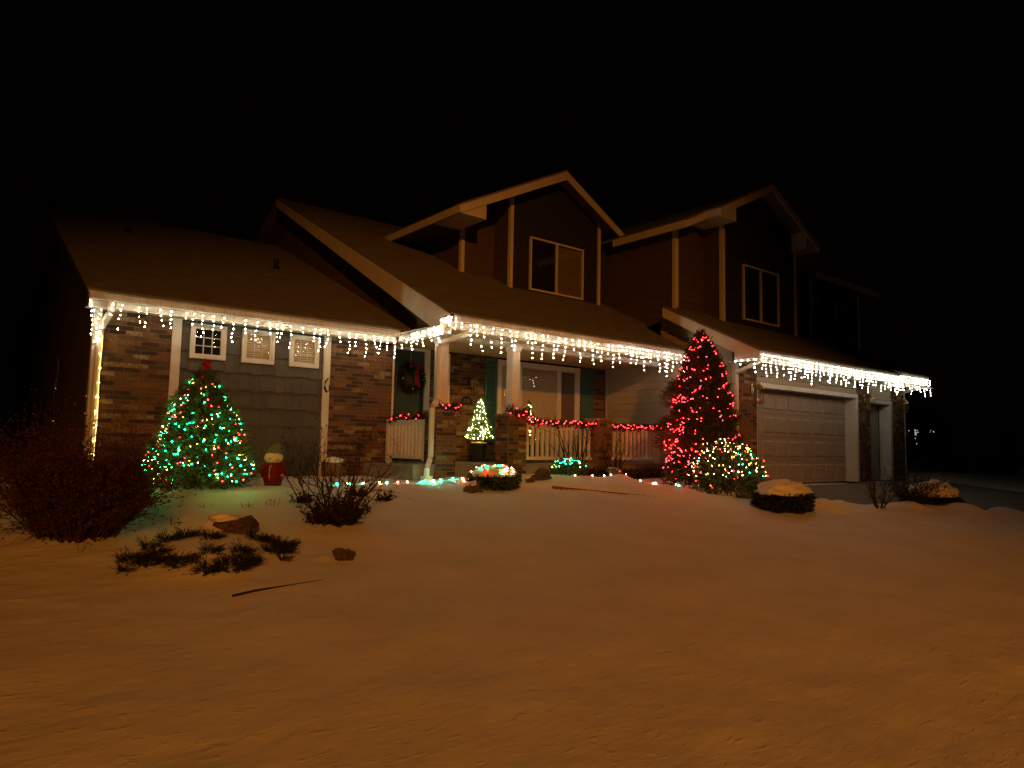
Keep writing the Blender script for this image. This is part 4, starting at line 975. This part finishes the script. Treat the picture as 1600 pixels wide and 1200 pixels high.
for i, (x, y, h, lab) in enumerate(((3.10, 9.05, .13, 'few upright dead stalks in the snow, middle of the bed'), (3.42, 9.12, .15, 'leaning dead stalks in the snow nearest the rose bush'), (2.60, 9.15, .09, 'short tuft of dead grass in the snow below the spruce'), (2.10, 8.35, .12, 'two thin dead stems right of the big dark bush'))):
    shrub('dead_stalks', lab, x, y, 7, h, .5, .004, 1, ['twig_brown', 'leaf_dark'], kids=1, leaves=2, bend=.2, base=.10, ll=.02, cat='plant')
# hedge of brown leaves behind the bed, right of the bare shrubs
T = thing('leafy_hedge', 'low mat of brown leaves along the porch slab below the railing', 'hedge', (12.6, 11.0, -.8)); mb = MB()
for _ in range(3200):
    x = R_.uniform(10.9, 13.6); y = 11.05+R_.uniform(-.2, .2); z = gz(x, y)+R_.random()**1.3*.24*(1+.3*mn.noise((x*3, 0, 0))); tri_needle(mb, Vector((x, y, z)), Vector((R_.gauss(0, 1), R_.gauss(0, 1), R_.gauss(0, 1))).normalized(), .045, .014, R_.randrange(2))
mb.build('foliage', ['leaf_red', 'leaf_dark'], T)
# creeping juniper with snow
JN = [(1.42, 6.98, .13), (1.52, 6.80, .12), (1.70, 6.62, .13), (1.62, 7.02, .06), (1.86, 6.36, .10), (1.98, 6.70, .06), (2.08, 6.40, .15), (2.24, 6.52, .11), (2.26, 6.74, .07), (2.66, 6.86, .14), (2.78, 7.04, .12), (2.60, 7.24, .10), (1.80, 7.42, .08), (1.98, 7.50, .10), (1.60, 7.30, .05), (2.12, 7.2, .07), (1.28, 6.72, .03), (2.62, 6.62, .03)]
T = thing('creeping_juniper', 'low dark creeping juniper poking through the snow around the snowy rock', 'shrub', (2.0, 6.9, gz(2, 6.9))); mb = MB()
for x, y, r in JN:
    for k in range(int(270*r/.2)):
        a = R_.uniform(0, 6.28); q = r*R_.random()**.6; px_, py_ = x+q*.8*math.cos(a), y+q*.6*math.sin(a); z = gz(px_, py_)+R_.uniform(-.03, .05)*(1-q/r*.5)
        sprig(mb, Vector((px_, py_, z)), Vector((math.cos(a)+.6, math.sin(a)*.6-.1, R_.uniform(.0, .8))), R_.uniform(.06, .13), 12, .015, .004, 0)
mb.build('foliage', ['leaf_dark', 'needle_dark'], T)

# -- rocks
def rock(label, x, y, r, seed, snow=0, cut=None, mat='stone', name='rock', cat='rock', dz=0):
    z = gz(x, y)+dz; T = blob(name, mat, None, (0, 0, 0), r, seed, 3, .75, 1.3, smooth=False); T.location = (x, y, z+r[2]*.35); tag(T, label, cat)
    if snow:
        blob('snow_patch', 'snow_cap', T, (x+(-.02), y+.02, z+r[2]*.35+r[2]*.52), (r[0]*.80, r[1]*.80, r[2]*.60), seed, 3, .60, 1.3, zcut=-.0)
    return T
rock('large brown rock banked with snow above the creeping juniper', 2.50, 7.60, (.20, .13, .11), 4.2)
blob('snow_patch', 'snow_cap', bpy.data.objects['rock'], (2.40, 7.68, gz(2.4, 7.7)+.07), (.17, .13, .055), 3, 3, .5, 1.6, zcut=-.02)
rock('small bare angular rock alone on the snow below the rose bush', 3.22, 6.56, (.11, .09, .085), 9.1)
rock('pale snow-dusted rock left of the flat round lit shrub', 7.06, 9.68, (.15, .12, .12), 2.2, 1)
rock('dark brown rock on the bed edge right of the flat round lit shrub', 9.02, 10.15, (.22, .13, .11), 6.1)
rock('white snow-covered rock before the right section of the railing', 11.40, 10.45, (.24, .15, .14), 7.7, 1)
rock('small tan rock in front of the dark brown rock on the bed edge', 8.55, 9.95, (.09, .07, .07), 3.9, 1)
for k in range(2):
    pass
# timber edging of the bed
m = MB(); m.tube([(8.78, 9.60, gz(8.78, 9.55)+.0), (10.6, 8.58, gz(10.6, 8.5)-.03)], [.075, .06], 4); tag(m.build('bed_edging', 'barrel_tan'), 'low timber edging along the planting bed, snow on top', 'edging')
# planter barrel with snow, behind the rose bush
T = thing('planter', 'round tan planter heaped with snow at the corner of the left brick wall', 'planter', (5.98, 12.75, -.74))
m = MB(); m.lathe([(.19, -.1), (.23, .05), (.25, .18), (.24, .30), (.22, .33)], (5.98, 12.75, -.76), 18); m.build('barrel', 'barrel_tan', T, smooth=True)
blob('snow_heap', 'snow_cap', T, (5.98, 12.75, -.44), (.225, .225, .10), 3, 3, .12, 1.5, zcut=0)
# stick on the lawn
m = MB(); m.tube([(1.90, 5.79, gz(1.9, 5.79)+.008), (2.1, 5.84, gz(2.1, 5.84)+.012), (2.3, 5.88, gz(2.3, 5.88)+.006), (2.75, 5.99, gz(2.75, 5.99)+.0)], [.011, .010, .006, .003], 5); tag(m.build('stick', 'black_metal'), 'thin dark stick lying on the snow in front of the juniper', 'stick')
# extension cord from the railing to the ground lights
m = MB(); m.tube([(7.30, 13.0, .10), (7.22, 12.6, -.05), (7.1, 12.2, -.35), (6.9, 11.7, -.58), (6.5, 11.3, -.66), (6.1, 11.1, -.70), (5.7, 11.0, -.72)], .007, 5); tag(m.build('extension_cord', 'cord'), 'pale thin extension cord sagging from the left railing to the snow', 'cord')
m = MB(); m.tube([(14.24, 11.5, .40), (14.30, 11.46, .1), (14.32, 11.46, -.2), (14.26, 11.48, -.45)], .006, 5); tag(m.build('extension_cord', 'cord'), 'pale cord hanging beside the right end post of the railing', 'cord')

# ------------------------------------------------------------------ potted trees on the porch
def potted(label, x, y, s, nb, zf=-.44):
    T = thing('potted_tree', label, 'potted tree', (x, y, zf), 'lit potted trees on the porch')
    m = MB(); m.lathe([(.15*s, 0), (.165*s, .03), (.205*s, .36), (.225*s, .36), (.225*s, .41), (.20*s, .41), (.19*s, .36)], (x, y, zf), 20); m.build('pot', 'pot_green', T, smooth=False)
    o = blob('fabric_filling', 'gold_foil', T, (x, y, zf+.40*s), (.195*s, .195*s, .055), 4, 3, .3, 4)
    z0 = zf+.50; h = 1.02*s; pr = [(0, .75), (.08, 1), (.25, .86), (.5, .55), (.75, .28), (1, .03)]
    mb, _ = conifer(x, y, z0, h, .31*s, pr, 1100, T, ['needle_fresh', 'needle_green'], L=.10, nn=10, nl=.04, w=.006, rag=.5, up=.35)
    mb.build('crown', ['needle_fresh', 'needle_green'], T)
    m = MB(); m.tube([(x, y, zf+.38), (x, y, z0+h)], [.018, .005], 6); m.build('trunk', 'bark', T)
    ps = []
    for k in range(nb):
        t = 1-((k+.5)/nb)**.6; a = R_.uniform(0, 6.283)
        if toward_cam(a, x, y) < -.45: continue
        ps.append(surf_pt(x, y, z0, h, .31*s, pr, max(.02, min(1, t+R_.uniform(-.05, .05))), a, k=R_.uniform(.7, 1.08)))
    return string_on('tree_lights', 'warm lights on the '+label, 'string lights', (x, y, zf), None, {'bulb_yellow': ps}, r=.0080)
potted('small potted tree glowing between the two left brick pillars', 9.93, 13.42, 1.0, 140)
potted('small potted tree half hidden behind the front railing', 11.10, 13.0, .95, 70)
# bench behind the railing
T = thing('porch_bench', 'pale bench standing behind the railing below the large window', 'bench', (12.4, 13.2, -.44))
m = MB(); m.box(11.9, 13.2, 12.95, 13.35, -.03, .01); m.build('seat', 'garage_paint', T); m = MB(); m.box(11.9, 13.2, 13.33, 13.37, .02, .36); m.build('backrest', 'garage_paint', T)
for x in (11.93, 13.12):
    for y in (12.97, 13.28): boxo('leg', 'garage_paint', T, x, x+.06, y, y+.06, -.44, -.031)

# ------------------------------------------------------------------ garlands
def garland(label, pts, n, r=.085, nb=20, dens=1.0):
    P = [Vector(p) for p in pts]; T = thing('garland', label, 'garland', tuple(P[0]), 'lit garlands on pillars and railings'); mb = MB()
    seg = [(b-a).length for a, b in zip(P, P[1:])]; tot = sum(seg)
    def at(s):
        for (a, b), L in zip(zip(P, P[1:]), seg):
            if s <= L: return a+(b-a)*(s/L)
            s -= L
        return P[-1]
    for k in range(n):
        c = at(R_.random()*tot); v = Vector((R_.gauss(0, 1), R_.gauss(0, 1), R_.gauss(0, 1))).normalized(); sprig(mb, c+v*r*.3, v, r*R_.uniform(.7, 1.2), 9, .045, .009, R_.randrange(2))
    mb.build('foliage', ['garland_green', 'leaf_red'], T)
    m = MB(); m.tube(P, .012, 5); m.build('stem', 'bark', T)
    m = MB()
    for k in range(nb):
        c = at((k+R_.uniform(.1, .9))/nb*tot); v = Vector((R_.uniform(-.6, .6), -1, R_.uniform(-.5, .9))).normalized(); m.octa(c+v*r*1.1, .0072, .011, v)
    m.build('bulb', 'bulb_red', T, kind='stuff')
    for k in range(max(1, int(tot/.55))):
        c = at((k+.6)*.55+R_.uniform(-.1, .1)); q = MB(); q.octa(c+Vector((0, -.07, -.09)), .035, .04); q.build('bauble', 'red_gloss', T)
garland('red-lit garland draped on the left railing beside the front door', [(7.42, 13.25, .38), (7.42, 12.7, .50), (7.42, 12.2, .46), (7.42, 11.8, .50)], 170, nb=17)
garland('red-lit garland wrapped round the foot of the left porch column', [(7.36, 11.34, .66), (7.60, 11.30, .62), (7.86, 11.32, .66), (7.86, 11.6, .62)], 150, nb=8, r=.10)
garland('red-lit garland wrapped round the foot of the second porch column', [(9.08, 11.34, .66), (9.35, 11.28, .60), (9.64, 11.30, .58), (9.66, 11.55, .52)], 170, nb=11, r=.12)
garland('long red-lit garland along the front railing from pillar to end post', [(9.68, 11.50, .50), (10.4, 11.50, .44), (11.2, 11.50, .46), (11.75, 11.42, .42), (12.2, 11.42, .42), (13.0, 11.50, .43), (14.2, 11.50, .44), (14.60, 11.72, .53)], 760, nb=74, r=.080)  # tail past the end post added so its bulbs redden the siding
# glow-red bow low on the third pillar
# wreath on the door
T = thing('wreath', 'dark round wreath with red bow hanging on the green front door', 'wreath', (8.27, YB-.08, 1.43)); mb = MB()
for k in range(700):
    a = R_.uniform(0, 6.283); c = Vector((8.27+.27*math.cos(a), YB-.07+R_.uniform(-.04, .02), 1.43+.27*math.sin(a))); v = Vector((R_.gauss(0, 1), R_.gauss(0, .6)-.3, R_.gauss(0, 1))).normalized(); sprig(mb, c, v, .12, 8, .04, .007, 1)
mb.build('needles', ['needle_dark', 'leaf_dark'], T)
m = MB(); y = YB-.16
for sx in (-1, 1): m.add([(8.36, y, 1.70), (8.36+sx*.13, y-.02, 1.77), (8.36+sx*.15, y-.03, 1.68), (8.36+sx*.12, y-.01, 1.62), (8.36, y, 1.68)], [(0, 1, 2, 3, 4)])
m.add([(8.33, y, 1.70), (8.39, y, 1.70), (8.37, y-.02, 1.25), (8.30, y-.02, 1.27)], [(0, 1, 2, 3)]); m.add([(8.35, y-.005, 1.70), (8.41, y-.005, 1.70), (8.46, y-.02, 1.22), (8.39, y-.02, 1.20)], [(0, 1, 2, 3)])
m.octa((8.36, y-.02, 1.69), .035); m.build('bow', 'red_fabric', T)
for k in range(9):
    a = k*.72+.4; q = MB(); q.octa((8.27+.26*math.cos(a), YB-.16, 1.43+.26*math.sin(a)), .022, .022); q.build('bauble', 'red_gloss' if k % 2 else 'head_cream', T)
m = MB(); m.tube([(8.27, YB-.05, 1.68), (8.27, YB-.03, 2.05)], .006, 4); m.build('hanger', 'brass', T)

# ------------------------------------------------------------------ snowman figure
sx, sy = 4.12, 10.95; z0 = gz(sx, sy)-.02
T = thing('snowman_figure', 'small snowman figure in red jacket and grey knitted hat holding a lantern', 'snowman', (sx, sy, z0))
cr = Vector((c_, -s_, 0)); cf = Vector((-s_, -c_, 0))
def P3(r, f, u): v = Vector((sx, sy, z0))+cr*r+cf*f+Vector((0, 0, u)); return tuple(v)
m = MB(); m.lathe([(.10, .02), (.135, .07), (.165, .18), (.165, .26), (.14, .34), (.10, .385), (.05, .40)], (sx, sy, z0), 20); m.build('jacket', 'red_fabric', T, smooth=True)
m = MB(); m.lathe([(.12, -.02), (.135, .01), (.13, .045), (.10, .06)], (sx, sy, z0), 18); m.build('boots', 'black_metal', T, smooth=True)
blob('head', 'head_cream', T, P3(0, .01, .455), (.14, .14, .105), 1, 3, .03, 2)
m = MB(); m.lathe([(.118, .46), (.122, .485), (.115, .53), (.095, .60), (.065, .655), (.035, .685), (.01, .69)], (sx, sy, z0), 18)
m.v = [(x+.045*max(0, (z-z0-.52)/.17)*c_, y-.045*max(0, (z-z0-.52)/.17)*s_, z) for x, y, z in m.v]; m.build('knitted_hat', 'beanie', T, smooth=True)
m = MB(); m.tube([P3(0, .10, .45), P3(-.01, .155, .447)], [.014, .004], 6); m.build('nose', 'carrot', T)
for s in (-1, 1): q = MB(); q.octa(P3(s*.035, .105, .475), .008); q.build('eye', 'black_metal', T)
for s in (-1, 1):
    m = MB(); m.tube([P3(s*.13, 0, .34), P3(s*.19, .03, .27), P3(s*.175, .09, .20)], [.045, .05, .035], 8); m.build('arm', 'red_fabric', T, smooth=True)
    q = MB(); q.octa(P3(s*.175, .10, .18), .030); q.build('mitten', 'head_cream', T)
m = MB(); m.tube([P3(.0, .172, .14), P3(-.002, .172, .29), P3(.0, .172, .325), P3(.018, .172, .34), P3(.03, .172, .32)], .009, 6); m.build('candy_cane', 'candy', T)
L_ = thing('snowman_lantern', 'tiny square lantern standing in the snow at the left hand of the snowman', 'lantern', P3(-.20, .12, 0))
m = MB(); a = Vector(P3(-.20, .12, 0))
m.lathe([(.055, 0), (.055, .015)], tuple(a), 4); m.lathe([(.06, .14), (.03, .17), (.01, .18)], tuple(a), 4)
for k in range(4): t = k*math.pi/2; m.tube([tuple(a+Vector((.05*math.cos(t), .05*math.sin(t), .01))), tuple(a+Vector((.05*math.cos(t), .05*math.sin(t), .145)))], .005, 4)
m.tube([tuple(a+Vector((-.02, 0, .17))), tuple(a+Vector((0, 0, .215))), tuple(a+Vector((.02, 0, .17)))], .003, 4); m.build('lantern_frame', 'white_metal', L_)
m = MB(); m.lathe([(.042, .016), (.042, .138)], tuple(a), 8); m.build('lantern_glass', 'glass', L_)

# ------------------------------------------------------------------ far things
# plank fence left of the house
# neighbour house, far right, nearly black
T = thing('neighbour_house', 'dark house across the driveway, barely visible at the far right', 'house', (50, 24, -1.2))
m = MB(); m.box(46, 64, 22, 30, -1.4, 2.0); m.build('wall', 'neighbour_wall', T)
m = MB(); m.prism([(21.4, 1.95), (21.4, 2.05), (26, 4.6), (30.6, 2.05), (30.6, 1.95)], 'x', 45.5, 64.5); m.build('roof', 'roof_edge', T)
for x0 in (49, 54, 59):
    w0 = frame_mb(x0, x0+1.6, .0, 1.3, 21.95, .08, .04).build('window', 'white_trim', T); boxo('pane', 'room_shade_paint', w0, x0+.08, x0+1.52, 21.97, 21.99, .08, 1.22)  # panes painted near-black for unlit rooms
t = thing('distant_lights', 'tiny cluster of cool white bulbs far away beyond the garage', 'string lights', (55, 21, 1.4)); mb = MB()
for k in range(13): mb.octa((54.9+R_.gauss(0, .28), 21.2, 1.55-abs(R_.gauss(0, .45))), .035)
for k in range(6): mb.octa((57.6+R_.uniform(-.6, .7), 21.2, 1.6-R_.uniform(0, .3)), .025)
mb.build('bulb', 'bulb_far', t, kind='stuff')
T, z = bush('distant_shrub', 'far shrub with pink and white lights at the right edge of the picture', 'shrub', 44.6, 12.0, 1.0, 1.0, 2.4, 700, ['leaf_dark', 'needle_dark'], L=.25, nn=6, nl=.12, w=.03)
mb = MB(); mp_ = MB()
for k in range(60): mb.octa((44.3+R_.gauss(0, .35), 11.3, .62+R_.gauss(0, .28)), .022)
mb.build('bulb', 'bulb_pink', tag(thing('distant_lights', 'pink-white bulbs on the far shrub at the right edge', 'string lights', (44.3, 11.3, .6))), kind='stuff')
for i, (x, y, h, lab) in enumerate(((27.9, 11.8, 1.0, 'dark rounded shrub beyond the garage, left of the far row'), (31.5, 11.0, .7, 'dark low shrub beyond the snow strip, middle of the far row'), (34.5, 10.2, .8, 'dark shrub beyond the snow strip, right of the far row'))):
    bush('dark_shrub', lab, 'shrub', x, y, .8, .7, h, 500, ['leaf_dark', 'needle_dark'], L=.15, nn=6, nl=.08, w=.02)
